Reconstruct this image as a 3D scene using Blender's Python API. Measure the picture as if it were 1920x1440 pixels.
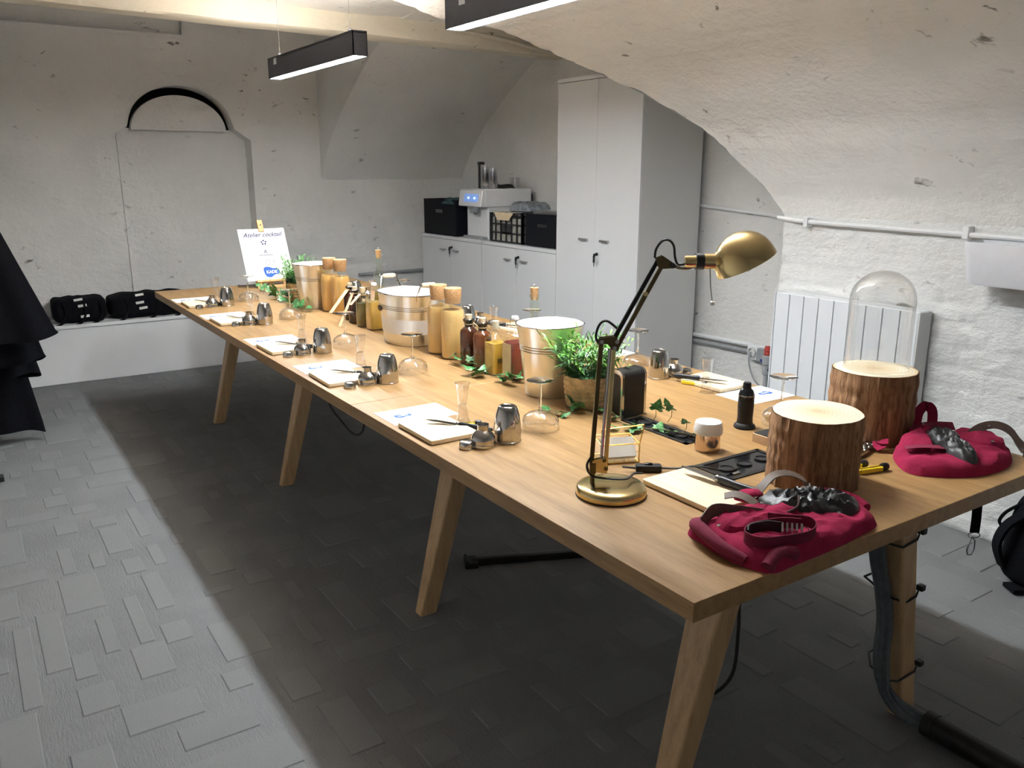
import bpy, math, random
from mathutils import Vector, Matrix, noise
from math import sin, cos, pi, radians as R, sqrt, atan2

for o in list(bpy.data.objects):
    bpy.data.objects.remove(o, do_unlink=True)
S = bpy.context.scene
COL = S.collection
rng = random.Random(7)

# ------------------------------------------------------------------ camera
cd = bpy.data.cameras.new('camera'); cam = bpy.data.objects.new('camera', cd); COL.objects.link(cam)
cam.location = (-.9563, -.8884, 1.45)
_p = R(14.44)
_fw = Vector((.5515 * cos(_p), .8342 * cos(_p), -sin(_p)))
cam.rotation_euler = _fw.to_track_quat('-Z', 'Y').to_euler()
cd.sensor_width = 36; cd.lens = 1559 / 1920 * 36; cd.clip_start = .02
S.camera = cam

# ------------------------------------------------------------------ world, exposure
w = bpy.data.worlds.new('world'); S.world = w; w.use_nodes = True
w.node_tree.nodes['Background'].inputs[0].default_value = (.9, .93, 1, 1)
w.node_tree.nodes['Background'].inputs[1].default_value = .004
S.view_settings.view_transform = 'Standard'; S.view_settings.look = 'None'
S.view_settings.exposure = 1.72; S.view_settings.gamma = 1.0
S.view_settings.use_curve_mapping = False
LAMP_POWER = 62.0
ADDED_UP_POWER = 39.0  # strength of the upward glow added to the pendants

# ------------------------------------------------------------------ materials
MATS = {}
def nodes(name):
    m = bpy.data.materials.new(name); m.use_nodes = True
    nt = m.node_tree; b = nt.nodes['Principled BSDF']; MATS[name] = m
    return m, nt, b
def N(nt, kind, **kw):
    n = nt.nodes.new(kind)
    for k, v in kw.items():
        if k in n.inputs.keys(): n.inputs[k].default_value = v
        else: setattr(n, k, v)
    return n
def ramp(nt, fac, stops):
    r = nt.nodes.new('ShaderNodeValToRGB'); cr = r.color_ramp
    while len(cr.elements) < len(stops): cr.elements.new(.5)
    for e, (p, c) in zip(cr.elements, stops):
        e.position = p; e.color = (*c, 1) if len(c) == 3 else c
    nt.links.new(fac, r.inputs[0]); return r.outputs[0]
def coords(nt, scale=(1, 1, 1), kind='Object'):
    tc = nt.nodes.new('ShaderNodeTexCoord'); mp = nt.nodes.new('ShaderNodeMapping')
    mp.inputs['Scale'].default_value = scale
    nt.links.new(tc.outputs[kind], mp.inputs[0]); return mp.outputs[0]
def noise_tex(nt, vec, scale, detail=4, rough=.55, dist=0):
    n = N(nt, 'ShaderNodeTexNoise', Scale=scale, Detail=detail, Roughness=rough, Distortion=dist)
    nt.links.new(vec, n.inputs['Vector']); return n.outputs['Fac']
def bump(nt, b, h, strength, dist=.01):
    n = N(nt, 'ShaderNodeBump', Strength=strength, Distance=dist)
    nt.links.new(h, n.inputs['Height']); nt.links.new(n.outputs[0], b.inputs['Normal']); return n
def basic(name, col, rough=.5, metal=0, var=.08, scale=30, bmp=0, bscale=80, spec=.5, coat=0, sheen=0):
    """plain material with a little procedural colour variation and relief"""
    m, nt, b = nodes(name)
    v = coords(nt)
    f = noise_tex(nt, v, scale)
    d = tuple(max(0, c * (1 - var)) for c in col); l = tuple(min(1, c * (1 + var)) for c in col)
    nt.links.new(ramp(nt, f, [(.3, d), (.7, l)]), b.inputs['Base Color'])
    b.inputs['Roughness'].default_value = rough; b.inputs['Metallic'].default_value = metal
    b.inputs['Specular IOR Level'].default_value = spec
    if coat: b.inputs['Coat Weight'].default_value = coat
    if sheen: b.inputs['Sheen Weight'].default_value = sheen
    if bmp: bump(nt, b, noise_tex(nt, v, bscale), bmp, .004)
    return m
def wood(name, dark, mid, light, scale=(14, 1.1, 14), rough=.42, bmp=.08):
    m, nt, b = nodes(name)
    v = coords(nt, scale)
    f = noise_tex(nt, v, 3.0, 8, .62, .35)
    g = noise_tex(nt, coords(nt, tuple(s * 5 for s in scale)), 3.0, 3, .6)
    mx = N(nt, 'ShaderNodeMix', data_type='FLOAT'); mx.inputs[0].default_value = .3
    nt.links.new(f, mx.inputs[2]); nt.links.new(g, mx.inputs[3])
    nt.links.new(ramp(nt, mx.outputs[0], [(.32, dark), (.5, mid), (.68, light)]), b.inputs['Base Color'])
    b.inputs['Roughness'].default_value = rough
    bump(nt, b, g, bmp, .002)
    return m
def plaster(name, base, stain, rough=.85, relief=.55, spots=True):
    m, nt, b = nodes(name)
    v = coords(nt)
    f = noise_tex(nt, v, 1.7, 6, .6, .3)
    c1 = ramp(nt, f, [(.3, tuple(x * .9 for x in base)), (.6, base), (.8, tuple(min(1, x * 1.04) for x in base))])
    last = c1
    if spots:
        s = noise_tex(nt, coords(nt, (9, 9, 16)), 1.3, 3, .5, .6)
        msk = ramp(nt, s, [(.655, (0, 0, 0)), (.74, (1, 1, 1))])
        s2 = noise_tex(nt, v, 2.2, 2, .5)
        m2 = ramp(nt, s2, [(.5, (0, 0, 0)), (.62, (1, 1, 1))])
        mul = N(nt, 'ShaderNodeMix', data_type='RGBA', blend_type='MULTIPLY'); mul.inputs[0].default_value = 1
        nt.links.new(msk, mul.inputs[6]); nt.links.new(m2, mul.inputs[7])
        mix = N(nt, 'ShaderNodeMix', data_type='RGBA'); mix.inputs[7].default_value = (*stain, 1)
        nt.links.new(mul.outputs[2], mix.inputs[0]); nt.links.new(c1, mix.inputs[6]); last = mix.outputs[2]
    nt.links.new(last, b.inputs['Base Color'])
    b.inputs['Roughness'].default_value = rough; b.inputs['Specular IOR Level'].default_value = .25
    h = noise_tex(nt, coords(nt, (1, 1, 1.6)), 22, 6, .62)
    bump(nt, b, h, relief, .02)
    h2 = noise_tex(nt, coords(nt, (1, 1, 2.2)), 60, 4, .7)
    n2 = N(nt, 'ShaderNodeBump', Strength=relief * .6, Distance=.006); nt.links.new(h2, n2.inputs['Height'])
    prev_ = b.inputs['Normal'].links[0].from_node; nt.links.new(n2.outputs[0], prev_.inputs['Normal'])
    return m
def thin_glass(name, tint=(.97, .985, .98), edge=.75, base=.04, power=3.0, rough=.02):
    """thin clear wall: light passes straight, the rim reflects more at grazing angles"""
    m = bpy.data.materials.new(name); m.use_nodes = True; nt = m.node_tree; MATS[name] = m
    nt.nodes.remove(nt.nodes['Principled BSDF']); out = nt.nodes['Material Output']
    t = N(nt, 'ShaderNodeBsdfTransparent', Color=(*tint, 1))
    g = N(nt, 'ShaderNodeBsdfGlossy', Color=(1, 1, 1, 1), Roughness=rough)
    lw = N(nt, 'ShaderNodeLayerWeight', Blend=.5)
    pw = N(nt, 'ShaderNodeMath', operation='POWER'); pw.inputs[1].default_value = power
    mr = N(nt, 'ShaderNodeMapRange'); mr.inputs['To Min'].default_value = base; mr.inputs['To Max'].default_value = edge
    nt.links.new(lw.outputs['Facing'], pw.inputs[0]); nt.links.new(pw.outputs[0], mr.inputs['Value'])
    mx = nt.nodes.new('ShaderNodeMixShader')
    nt.links.new(mr.outputs[0], mx.inputs[0]); nt.links.new(t.outputs[0], mx.inputs[1]); nt.links.new(g.outputs[0], mx.inputs[2])
    nt.links.new(mx.outputs[0], out.inputs[0]); return m
def emit(name, col, strength):
    m, nt, b = nodes(name)
    b.inputs['Base Color'].default_value = (*col, 1)
    b.inputs['Emission Color'].default_value = (*col, 1); b.inputs['Emission Strength'].default_value = strength
    return m

emit('led', (.88, .95, 1.0), LAMP_POWER)
emit('added_up_glow', (1, .92, .82), ADDED_UP_POWER)  # added fill for ceiling and upper walls
plaster('whitewash', (.84, .825, .80), (.20, .185, .165))
plaster('whitewash_rough', (.83, .825, .81), (.28, .265, .25), relief=.6)
plaster('beam_paint', (.80, .74, .62), (.25, .2, .15), relief=.3)
plaster('bench_paint', (.80, .80, .81), (.5, .5, .5), relief=.05, spots=False, rough=.6)
wood('oak_top', (.225, .121, .041), (.325, .186, .070), (.41, .25, .108), bmp=.12)
wood('oak_leg', (.40, .25, .125), (.54, .35, .18), (.62, .42, .235), scale=(16, 16, 1.0))
wood('pale_board', (.72, .56, .36), (.80, .65, .44), (.86, .73, .54), scale=(20, 1.2, 20), rough=.55)
wood('easel_wood', (.50, .29, .12), (.62, .38, .17), (.72, .48, .24), scale=(20, 20, 1.5))
basic('cork', (.50, .29, .13), .85, var=.25, scale=160, bmp=.4, bscale=200)
basic('pale_cork', (.74, .60, .40), .85, var=.15, scale=200, bmp=.2)
basic('cream_paint', (.70, .66, .52), .6)
basic('paper', (.84, .84, .84), .7, var=.015, scale=12)
basic('card_white', (.78, .76, .72), .7, var=.03)
basic('ink_blue', (.02, .10, .42), .6, var=.25, scale=60)
basic('ink_dark', (.03, .03, .09), .7)
basic('ink_grey', (.13, .13, .17), .7)
basic('steel', (.50, .49, .48), .10, 1, var=.03, scale=8)
basic('steel_dark', (.40, .39, .38), .22, 1, var=.05)
basic('galvanised', (.76, .75, .72), .30, 1, var=.05, scale=14)
basic('groove', (.28, .25, .21), .5, 1)
basic('zinc_inside', (.80, .81, .83), .5, .1, var=.03)
basic('copper_steel', (.66, .52, .42), .16, 1, var=.03)
basic('brass', (.66, .52, .26), .20, 1, var=.06, scale=14)
basic('brass_dark', (.13, .098, .05), .32, 1, var=.1)
basic('gold_wire', (.72, .47, .12), .25, 1)
basic('black_paint', (.012, .012, .014), .38, var=.2)
basic('black_gloss', (.008, .008, .01), .12, var=.2)
basic('black_satin', (.014, .013, .012), .5, var=.3, spec=.3)
basic('black_cloth', (.006, .006, .008), .95, var=.4, scale=120, bmp=.3, bscale=300, spec=.1)
basic('black_box', (.0045, .005, .008), .7, var=.3, spec=.2)
basic('old_carton', (.36, .35, .31), .8, var=.2)
basic('black_plastic_bag', (.022, .022, .022), .42, var=.4, scale=25, bmp=.3, bscale=60)
basic('anthracite', (.022, .022, .03), .42, var=.15)
basic('burgundy', (.30, .018, .060), .95, var=.16, scale=30, bmp=.5, bscale=60, spec=.15)
basic('burgundy_dark', (.19, .011, .042), .9, var=.12, scale=40, bmp=.3, bscale=420)
basic('leather_brown', (.07, .042, .034), .5, var=.25, scale=40, bmp=.2)
basic('leather_pale', (.125, .09, .068), .6, var=.2, scale=40, bmp=.2)
basic('white_lacquer', (.66, .67, .685), .35, var=.012, scale=3)
basic('cabinet_side', (.62, .625, .62), .45, var=.012, scale=3)
basic('white_plastic', (.78, .79, .80), .4, var=.02)
basic('bin_plastic', (.76, .76, .80), .35, var=.02)
basic('machine_white', (.74, .75, .76), .35, var=.02)
basic('radiator_enamel', (.78, .80, .83), .3, var=.012, scale=4)
basic('slot_dark', (.05, .05, .055), .7)
basic('grey_plastic', (.30, .31, .32), .5, var=.05)
basic('grey_film', (.20, .22, .24), .3, var=.5, scale=30, bmp=.5, bscale=40)
basic('teal_cloth', (.03, .07, .08), .9, var=.4)
basic('red_plastic', (.35, .03, .02), .4)
basic('blue_cable', (.02, .03, .20), .5)
basic('grey_cable', (.10, .11, .125), .5, var=.25, scale=60)
basic('rubber', (.01, .01, .01), .6)
basic('yellow_plastic', (.78, .55, .02), .3, var=.08, scale=20)
basic('kraft', (.60, .40, .24), .8, var=.1)
basic('ivory_label', (.66, .53, .35), .75, var=.08)
basic('juice', (.72, .42, .13), .25, var=.06, scale=20)
basic('juice_light', (.70, .46, .18), .25, var=.06, scale=20)
basic('amber_dark', (.055, .016, .006), .08, var=.5, scale=18, coat=.6)
basic('amber_mid', (.115, .035, .012), .08, var=.4, scale=18, coat=.6)
basic('syrup_yellow', (.62, .38, .06), .08, var=.12, scale=20, coat=.6)
basic('syrup_red', (.22, .02, .012), .08, var=.25, scale=20, coat=.6)
basic('syrup_olive', (.16, .12, .03), .08, var=.4, scale=25, coat=.6)
basic('wicker', (.60, .43, .235), .85, var=.35, scale=45, bmp=.9, bscale=70)
basic('soil', (.03, .02, .015), .95)
basic('vine', (.20, .15, .06), .8, var=.3)
basic('twine', (.45, .33, .2), .9)
basic('leaf_bright', (.09, .30, .04), .45, var=.5, scale=60)
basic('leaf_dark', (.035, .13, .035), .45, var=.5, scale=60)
basic('grass_light', (.20, .42, .07), .5, var=.35, scale=60)
basic('glass_bead', (.9, .88, .82), .1)
thin_glass('clear_glass')
thin_glass('coupe_glass', (.93, .925, .915), edge=.95, base=.09, power=1.7)
thin_glass('dome_glass', (.945, .945, .94), edge=.85, base=.06, power=2.6)
thin_glass('frost_plastic', (.88, .88, .89), edge=.7, base=.10, power=2, rough=.2)
thin_glass('clear_plastic', (.94, .935, .935), edge=.85, base=.07, power=1.8, rough=.08)
m, nt, b = nodes('solid_glass'); b.inputs['Base Color'].default_value = (.96, .97, .965, 1); b.inputs['Transmission Weight'].default_value = 1; b.inputs['IOR'].default_value = 1.5; b.inputs['Roughness'].default_value = .01
thin_glass('green_glass', (.90, .94, .90), edge=.7, base=.06)
# ivy: green leaf with pale veins and margins
m, nt, b = nodes('ivy')
f = noise_tex(nt, coords(nt), 70, 4, .6, .6)
nt.links.new(ramp(nt, f, [(.36, (.03, .13, .04)), (.52, (.07, .25, .07)), (.64, (.38, .56, .30))]), b.inputs['Base Color']); b.inputs['Roughness'].default_value = .4
# bark: vertical furrows
m, nt, b = nodes('bark')
f = noise_tex(nt, coords(nt, (40, 40, 4)), 1.6, 7, .65, .8)
g = noise_tex(nt, coords(nt, (9, 9, 3)), 1.5, 3, .5)
c = ramp(nt, f, [(.30, (.10, .048, .022)), (.48, (.33, .175, .085)), (.62, (.50, .30, .16)), (.76, (.60, .40, .23))])
mx = N(nt, 'ShaderNodeMix', data_type='RGBA', blend_type='MULTIPLY'); mx.inputs[0].default_value = .5
nt.links.new(c, mx.inputs[6]); nt.links.new(ramp(nt, g, [(.3, (.5, .42, .36)), (.7, (1, 1, 1))]), mx.inputs[7])
nt.links.new(mx.outputs[2], b.inputs['Base Color']); b.inputs['Roughness'].default_value = .9
bump(nt, b, f, .9, .012)
# sawn end of a log: rings around the centre
m, nt, b = nodes('log_end')
v = coords(nt)
wv = N(nt, 'ShaderNodeTexWave', wave_type='RINGS', rings_direction='Z', Scale=38, Distortion=3, Detail=3)
wv.inputs['Detail Scale'].default_value = 1.2
nt.links.new(v, wv.inputs['Vector'])
ln = N(nt, 'ShaderNodeVectorMath', operation='LENGTH'); nt.links.new(v, ln.inputs[0])
mp = N(nt, 'ShaderNodeMapRange'); mp.inputs['From Max'].default_value = .11; nt.links.new(ln.outputs['Value'], mp.inputs['Value'])
core = ramp(nt, mp.outputs[0], [(.0, (.62, .44, .24)), (.25, (.78, .62, .40)), (.6, (.85, .73, .53)), (.9, (.87, .75, .55)), (.97, (.6, .36, .16))])
mx = N(nt, 'ShaderNodeMix', data_type='RGBA', blend_type='MULTIPLY'); mx.inputs[0].default_value = .22
nt.links.new(core, mx.inputs[6]); nt.links.new(wv.outputs['Color'], mx.inputs[7])
nt.links.new(mx.outputs[2], b.inputs['Base Color']); b.inputs['Roughness'].default_value = .7
# carpets
def carpet(name, lo, hi, ribs):
    m, nt, b = nodes(name)
    v = coords(nt, (1, 1, 1))
    f = noise_tex(nt, v, 220, 3, .7)
    g = noise_tex(nt, v, 3.0, 3, .6)
    mx = N(nt, 'ShaderNodeMix', data_type='FLOAT'); mx.inputs[0].default_value = .35
    nt.links.new(f, mx.inputs[2]); nt.links.new(g, mx.inputs[3])
    nt.links.new(ramp(nt, mx.outputs[0], [(.3, lo), (.7, hi)]), b.inputs['Base Color'])
    b.inputs['Roughness'].default_value = 1; b.inputs['Specular IOR Level'].default_value = .05
    if ribs:
        r = noise_tex(nt, coords(nt, (170, 22, 1)), 1.0, 2, .6, .4)
        bump(nt, b, r, .6, .005)
    else:
        bump(nt, b, f, .35, .003)
carpet('carpet_rib', (.14, .144, .147), (.235, .24, .243), True)
carpet('carpet_flat', (.185, .19, .193), (.22, .225, .227), False)

# ------------------------------------------------------------------ mesh builder
class M:
    def __init__(s): s.v = []; s.f = []; s.sm = []
    def add(s, vs, fs, smooth=False):
        o = len(s.v); s.v += [tuple(p) for p in vs]
        s.f += [tuple(i + o for i in q) for q in fs]; s.sm += [smooth] * len(fs); return s
    def box(s, x0, x1, y0, y1, z0, z1, mtx=None):
        vs = [Vector((x, y, z)) for z in (z0, z1) for y in (y0, y1) for x in (x0, x1)]
        if mtx: vs = [mtx @ p for p in vs]
        return s.add(vs, [(0, 2, 3, 1), (4, 5, 7, 6), (0, 1, 5, 4), (2, 6, 7, 3), (0, 4, 6, 2), (1, 3, 7, 5)])
    def hexa(s, b4, t4):
        return s.add(list(b4) + list(t4), [(3, 2, 1, 0), (4, 5, 6, 7), (0, 1, 5, 4), (1, 2, 6, 5), (2, 3, 7, 6), (3, 0, 4, 7)])
    def lathe(s, prof, n=32, c=(0, 0, 0), sx=1, sy=1, cap0=True, cap1=True, mtx=None, wob=None, smooth=True):
        vs = []; fs = []
        for k, (r, z) in enumerate(prof):
            for i in range(n):
                a = 2 * pi * i / n; rr = r * (wob(a, z) if wob else 1)
                vs.append(Vector((c[0] + rr * sx * cos(a), c[1] + rr * sy * sin(a), c[2] + z)))
        for k in range(len(prof) - 1):
            for i in range(n):
                j = (i + 1) % n
                fs.append((k * n + i, k * n + j, (k + 1) * n + j, (k + 1) * n + i))
        if mtx: vs = [mtx @ p for p in vs]
        s.add(vs, fs, smooth); o = len(s.v) - len(vs)
        if cap0: s.f.append(tuple(o + i for i in reversed(range(n)))); s.sm.append(False)
        if cap1: s.f.append(tuple(o + (len(prof) - 1) * n + i for i in range(n))); s.sm.append(False)
        return s
    def tube(s, pts, r, n=8, caps=True, closed=False):
        pts = [Vector(p) for p in pts]; L = len(pts)
        rad = r if isinstance(r, (list, tuple)) else [r] * L
        vs = []; up = None
        for i, p in enumerate(pts):
            if closed: t = (pts[(i + 1) % L] - pts[i - 1]).normalized()
            else: t = (pts[min(i + 1, L - 1)] - pts[max(i - 1, 0)]).normalized()
            if up is None:
                up = Vector((0, 0, 1)) if abs(t.z) < .9 else Vector((1, 0, 0))
            up = (up - t * up.dot(t)).normalized(); sd = t.cross(up)
            for k in range(n):
                a = 2 * pi * k / n; vs.append(p + (up * cos(a) + sd * sin(a)) * rad[i])
        fs = []
        for i in range(L if closed else L - 1):
            j = (i + 1) % L
            for k in range(n):
                fs.append((i * n + k, i * n + (k + 1) % n, j * n + (k + 1) % n, j * n + k))
        s.add(vs, fs, True); o = len(s.v) - len(vs)
        if caps and not closed:
            s.f.append(tuple(o + k for k in reversed(range(n)))); s.sm.append(False)
            s.f.append(tuple(o + (L - 1) * n + k for k in range(n))); s.sm.append(False)
        return s
    def ribbon(s, pts, w, th, wdir):
        """flat strap along pts; wdir = width direction (one, or one per point)"""
        pts = [Vector(p) for p in pts]; L = len(pts); vs = []
        for i, p in enumerate(pts):
            t = (pts[min(i + 1, L - 1)] - pts[max(i - 1, 0)]).normalized()
            wd = Vector(wdir[i] if isinstance(wdir[0], (tuple, list, Vector)) else wdir)
            wd = (wd - t * wd.dot(t)).normalized(); nn = t.cross(wd)
            for a, b_ in ((-1, -1), (1, -1), (1, 1), (-1, 1)):
                vs.append(p + wd * (a * w / 2) + nn * (b_ * th / 2))
        fs = [(3, 2, 1, 0)]
        for i in range(L - 1):
            for k in range(4):
                fs.append((i * 4 + k, i * 4 + (k + 1) % 4, i * 4 + 4 + (k + 1) % 4, i * 4 + 4 + k))
        o = (L - 1) * 4; fs.append((o, o + 1, o + 2, o + 3))
        return s.add(vs, fs, False)
    def prism(s, poly, z0, z1, mtx=None):
        n = len(poly)
        vs = [Vector((x, y, z0)) for x, y in poly] + [Vector((x, y, z1)) for x, y in poly]
        if mtx: vs = [mtx @ p for p in vs]
        return s.add(vs, [tuple(reversed(range(n))), tuple(range(n, 2 * n))] + [(i, (i + 1) % n, n + (i + 1) % n, n + i) for i in range(n)])
    def grid(s, nu, nv, fn, smooth=True):
        vs = [fn(i / nu, j / nv) for j in range(nv + 1) for i in range(nu + 1)]
        fs = [(j * (nu + 1) + i, j * (nu + 1) + i + 1, (j + 1) * (nu + 1) + i + 1, (j + 1) * (nu + 1) + i) for j in range(nv) for i in range(nu)]
        return s.add(vs, fs, smooth)
    def pillow(s, poly, h, z0, rings=9, folds=0, fs_=12, seed=0, n=72, power=4, und=.0):
        """soft flat cloth pile inside a smooth closed outline"""
        pl = smooth_closed(poly, n); cx = sum(p[0] for p in pl) / n; cy = sum(p[1] for p in pl) / n
        vs = []
        for k in range(rings + 1):
            t = 1 - k / (rings + .6)
            for (x, y) in pl:
                px, py = cx + (x - cx) * t, cy + (y - cy) * t
                e = max(0, 1 - t ** power) ** .5
                r1 = 1 - 2.2 * abs(noise.noise(Vector((px * fs_, py * fs_ * 1.5, seed)))); r3 = 1 - 2.2 * abs(noise.noise(Vector((px * fs_ * 2.6 + 3, py * fs_ * 2.0, seed + 5))))
                z = z0 + h * e + folds * min(1, e * 1.2) * (r1 * .7 + r3 * .35)
                vs.append((px, py, max(z0 + .001 if k else z0, z)))
        fs = []
        for k in range(rings):
            for i in range(n):
                j = (i + 1) % n; fs.append((k * n + i, k * n + j, (k + 1) * n + j, (k + 1) * n + i))
        fs.append(tuple(rings * n + i for i in range(n))); fs.append(tuple(reversed(range(n))))
        return s.add(vs, fs, True)
    def mesh(s, name):
        me = bpy.data.meshes.new(name); me.from_pydata(s.v, [], s.f); me.update()
        me.polygons.foreach_set('use_smooth', s.sm)
        if len(s.f) < 9000: me.set_sharp_from_angle(angle=R(38))
        return me

def smooth_closed(poly, n):
    L = len(poly); out = []
    for k in range(n):
        t = k / n * L; i = int(t); f = t - i
        p = [Vector(poly[(i + d) % L]) for d in (-1, 0, 1, 2)]
        q = .5 * ((2 * p[1]) + (p[2] - p[0]) * f + (2 * p[0] - 5 * p[1] + 4 * p[2] - p[3]) * f * f + (3 * p[1] - p[0] - 3 * p[2] + p[3]) * f ** 3)
        out.append(tuple(q))
    return out
def spline(pts, n):
    P = [Vector(p) for p in pts]; L = len(P) - 1; out = []
    for k in range(n + 1):
        t = min(k / n * L, L - 1e-6); i = int(t); f = t - i
        p0 = P[max(i - 1, 0)]; p1 = P[i]; p2 = P[i + 1]; p3 = P[min(i + 2, L)]
        out.append(.5 * ((2 * p1) + (p2 - p0) * f + (2 * p0 - 5 * p1 + 4 * p2 - p3) * f * f + (3 * p1 - p0 - 3 * p2 + p3) * f ** 3))
    return out
def lerp_tab(x, tab):
    if x <= tab[0][0]: return tab[0][1]
    for (a, va), (b_, vb) in zip(tab, tab[1:]):
        if x <= b_: return va + (vb - va) * (x - a) / (b_ - a)
    return tab[-1][1]

def obj(name, mb, mat, parent=None, loc=(0, 0, 0), rz=0, bevel=0, rot=None, seg=2, label=None):
    me = mb.mesh(name) if isinstance(mb, M) else mb
    o = bpy.data.objects.new(name, me); COL.objects.link(o)
    if not me.materials: me.materials.append(MATS[mat])
    o.location = loc; o.rotation_euler = rot if rot else (0, 0, rz)
    if parent: o.parent = parent
    if bevel:
        bm_ = o.modifiers.new('bevel', 'BEVEL'); bm_.width = bevel; bm_.segments = seg; bm_.limit_method = 'ANGLE'; bm_.angle_limit = R(40)
    if label: o['label'] = label
    return o
def tag(o, label, cat, group=None):
    o['label'] = label; o['category'] = cat
    if group: o['group'] = group
    return o
def thing(name, label, cat, loc=(0, 0, 0), rz=0, group=None):
    o = bpy.data.objects.new(name, None); COL.objects.link(o); o.empty_display_size = .05
    o.location = loc; o.rotation_euler = (0, 0, rz)
    return tag(o, label, cat, group)
def struct(name, mb, mat, parent=None, **kw):
    o = obj(name, mb, mat, parent, **kw)
    if not parent: o['kind'] = 'structure'
    return o
def dup(root, loc, rz, label, group=None):
    r = root.copy(); COL.objects.link(r); r.location = loc; r.rotation_euler = (0, 0, rz); r['label'] = label
    if group: r['group'] = group
    for ch in list(root.children):
        c = ch.copy(); COL.objects.link(c); c.parent = r
        for g in list(ch.children):
            d = g.copy(); COL.objects.link(d); d.parent = c
    return r
def text_mesh(body, size, shear=0, extrude=.0004, bold=0):
    cu = bpy.data.curves.new('lettering', 'FONT'); cu.body = body; cu.size = size; cu.shear = shear
    cu.extrude = extrude; cu.offset = bold; cu.align_x = 'CENTER'; cu.align_y = 'CENTER'; cu.resolution_u = 3
    o = bpy.data.objects.new('lettering', cu); COL.objects.link(o)
    dg = bpy.context.evaluated_depsgraph_get(); me = bpy.data.meshes.new_from_object(o.evaluated_get(dg))
    bpy.data.objects.remove(o, do_unlink=True); bpy.data.curves.remove(cu)
    return me

# ================================================================== THE SETTING
def fbm(x, y, z, o=4):
    a = 1; s = 0; f = 1
    for _ in range(o): s += a * noise.noise(Vector((x * f, y * f, z * f))); a *= .5; f *= 2.1
    return s
def masonry(u, v, amp, course=.085, length=.21):
    """relief of limewashed rubble brick: soft courses, uneven faces, a few pits"""
    row = math.floor(v / course); uu = u / length + (.5 if row % 2 else 0) + .25 * noise.noise(Vector((row * 3.1, 0, 1)))
    du = abs(uu - round(uu)) * length; dv = abs(v / course - round(v / course)) * course
    joint = max(0, 1 - min(du, dv) / .014)
    keep = .5 + .5 * noise.noise(Vector((u * 2.2, v * 2.2, 4)))
    face = noise.noise(Vector((math.floor(uu) * 5.3, row * 7.7, 2)))
    pit = max(0, noise.noise(Vector((u * 9, v * 14, 8))) - .42) * 2
    return amp * (fbm(u * 3, v * 5, 0) * .6 + face * .35 - joint * keep * .8 - pit * 1.2 + .25 * fbm(u * 18, v * 24, 3, 2))

# ---- floor with its carpet pattern
fl = M(); fl.box(-2.6, 3.0, -3.0, 6.1, -.05, 0)
floor = struct('floor', fl, 'carpet_rib')
# ---- far wall with the blocked arched niche
YF = 5.85; NX0, NX1, CX = .10, 1.06, .56
def niche_top(x):
    d = abs(x - CX)
    if d <= .37: return 1.76 + .285 * sqrt(max(0, 1 - (d / .37) ** 2))
    return 1.76 - (d - .37) / .10 * .07
def far_relief(x, z):
    a = .008
    if z < 1.40: a += .013 * min(1, max(0, (x - .7) / .6)) * min(1, (1.42 - z) / .2) + .003
    return masonry(x, z, a)
xs = [-2.6 + i * .025 for i in range(108)] + [NX0] + [NX0 + (NX1 - NX0) * i / 48 for i in range(1, 48)] + [NX1] + [NX1 + .02 + i * .025 for i in range(76)]
fw_ = M(); NZ = 84; ztop = lambda x: 2.40 if x < .63 else 2.58
prev = None; outline = []
for k, x in enumerate(xs):
    inside = NX0 <= x <= NX1
    for rep in ((0, 1) if x in (NX0, NX1) else (0,)):
        nin = inside if x not in (NX0, NX1) else (rep == 1 if x == NX0 else rep == 0)
        zb = niche_top(x) if nin else 0
        if nin: outline.append((x, zb))
        colv = []
        for j in range(NZ + 1):
            z = zb + (ztop(x) - zb) * j / NZ
            colv.append((x, YF - far_relief(x, z), z))
        base = len(fw_.v); fw_.v += colv
        if prev is not None and not (rep == 1):
            for j in range(NZ): fw_.f.append((prev + j, base + j, base + j + 1, prev + j + 1)); fw_.sm.append(True)
        prev = base
wall_far = struct('wall_far', fw_, 'whitewash')
nb = M(); DB = 6.0
pts = [(NX0, .3)] + outline + [(NX1, .3)]
for (xa, za), (xb, zb) in zip(pts, pts[1:]):
    nb.add([(xa, YF - .012, za), (xb, YF - .012, zb), (xb, DB, zb), (xa, DB, za)], [(0, 1, 2, 3)])
nb.grid(40, 60, lambda u, v: (NX0 + u * (NX1 - NX0), DB - masonry(u, v * 1.45, .006), .3 + v * 1.45))
struct('niche_lining', nb, 'whitewash', wall_far)
lu = M(); arc = [(CX - .002 + .340 * cos(a), 1.735 + .252 * sin(a)) for a in [pi * i / 28 for i in range(29)]]
lu.add([(x, 5.915 + .003 * noise.noise(Vector((x * 9, z * 9, 0))), z) for x, z in arc] + [(x, DB, z) for x, z in arc],
       [tuple(range(29))] + [(i + 1, i, 29 + i, 30 + i) for i in range(28)] + [(0, 28, 57, 29)])
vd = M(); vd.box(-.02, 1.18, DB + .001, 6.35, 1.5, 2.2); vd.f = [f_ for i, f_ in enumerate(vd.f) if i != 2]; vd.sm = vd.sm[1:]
struct('niche_shade_box', vd, 'black_satin', wall_far)  # black box behind the arch gap, the gap's shade put into its colour
struct('niche_lunette', lu, 'whitewash', wall_far)
up = M(); up.grid(40, 4, lambda u, v: (-2.6 + u * 3.25, 5.935 + .01 * fbm(u * 9, v, 2), 2.385 + v * .2))
up.add([(-2.6, 5.86, 2.40), (.63, 5.86, 2.40), (.63, 5.96, 2.40), (-2.6, 5.96, 2.40)], [(0, 1, 2, 3)])
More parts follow.
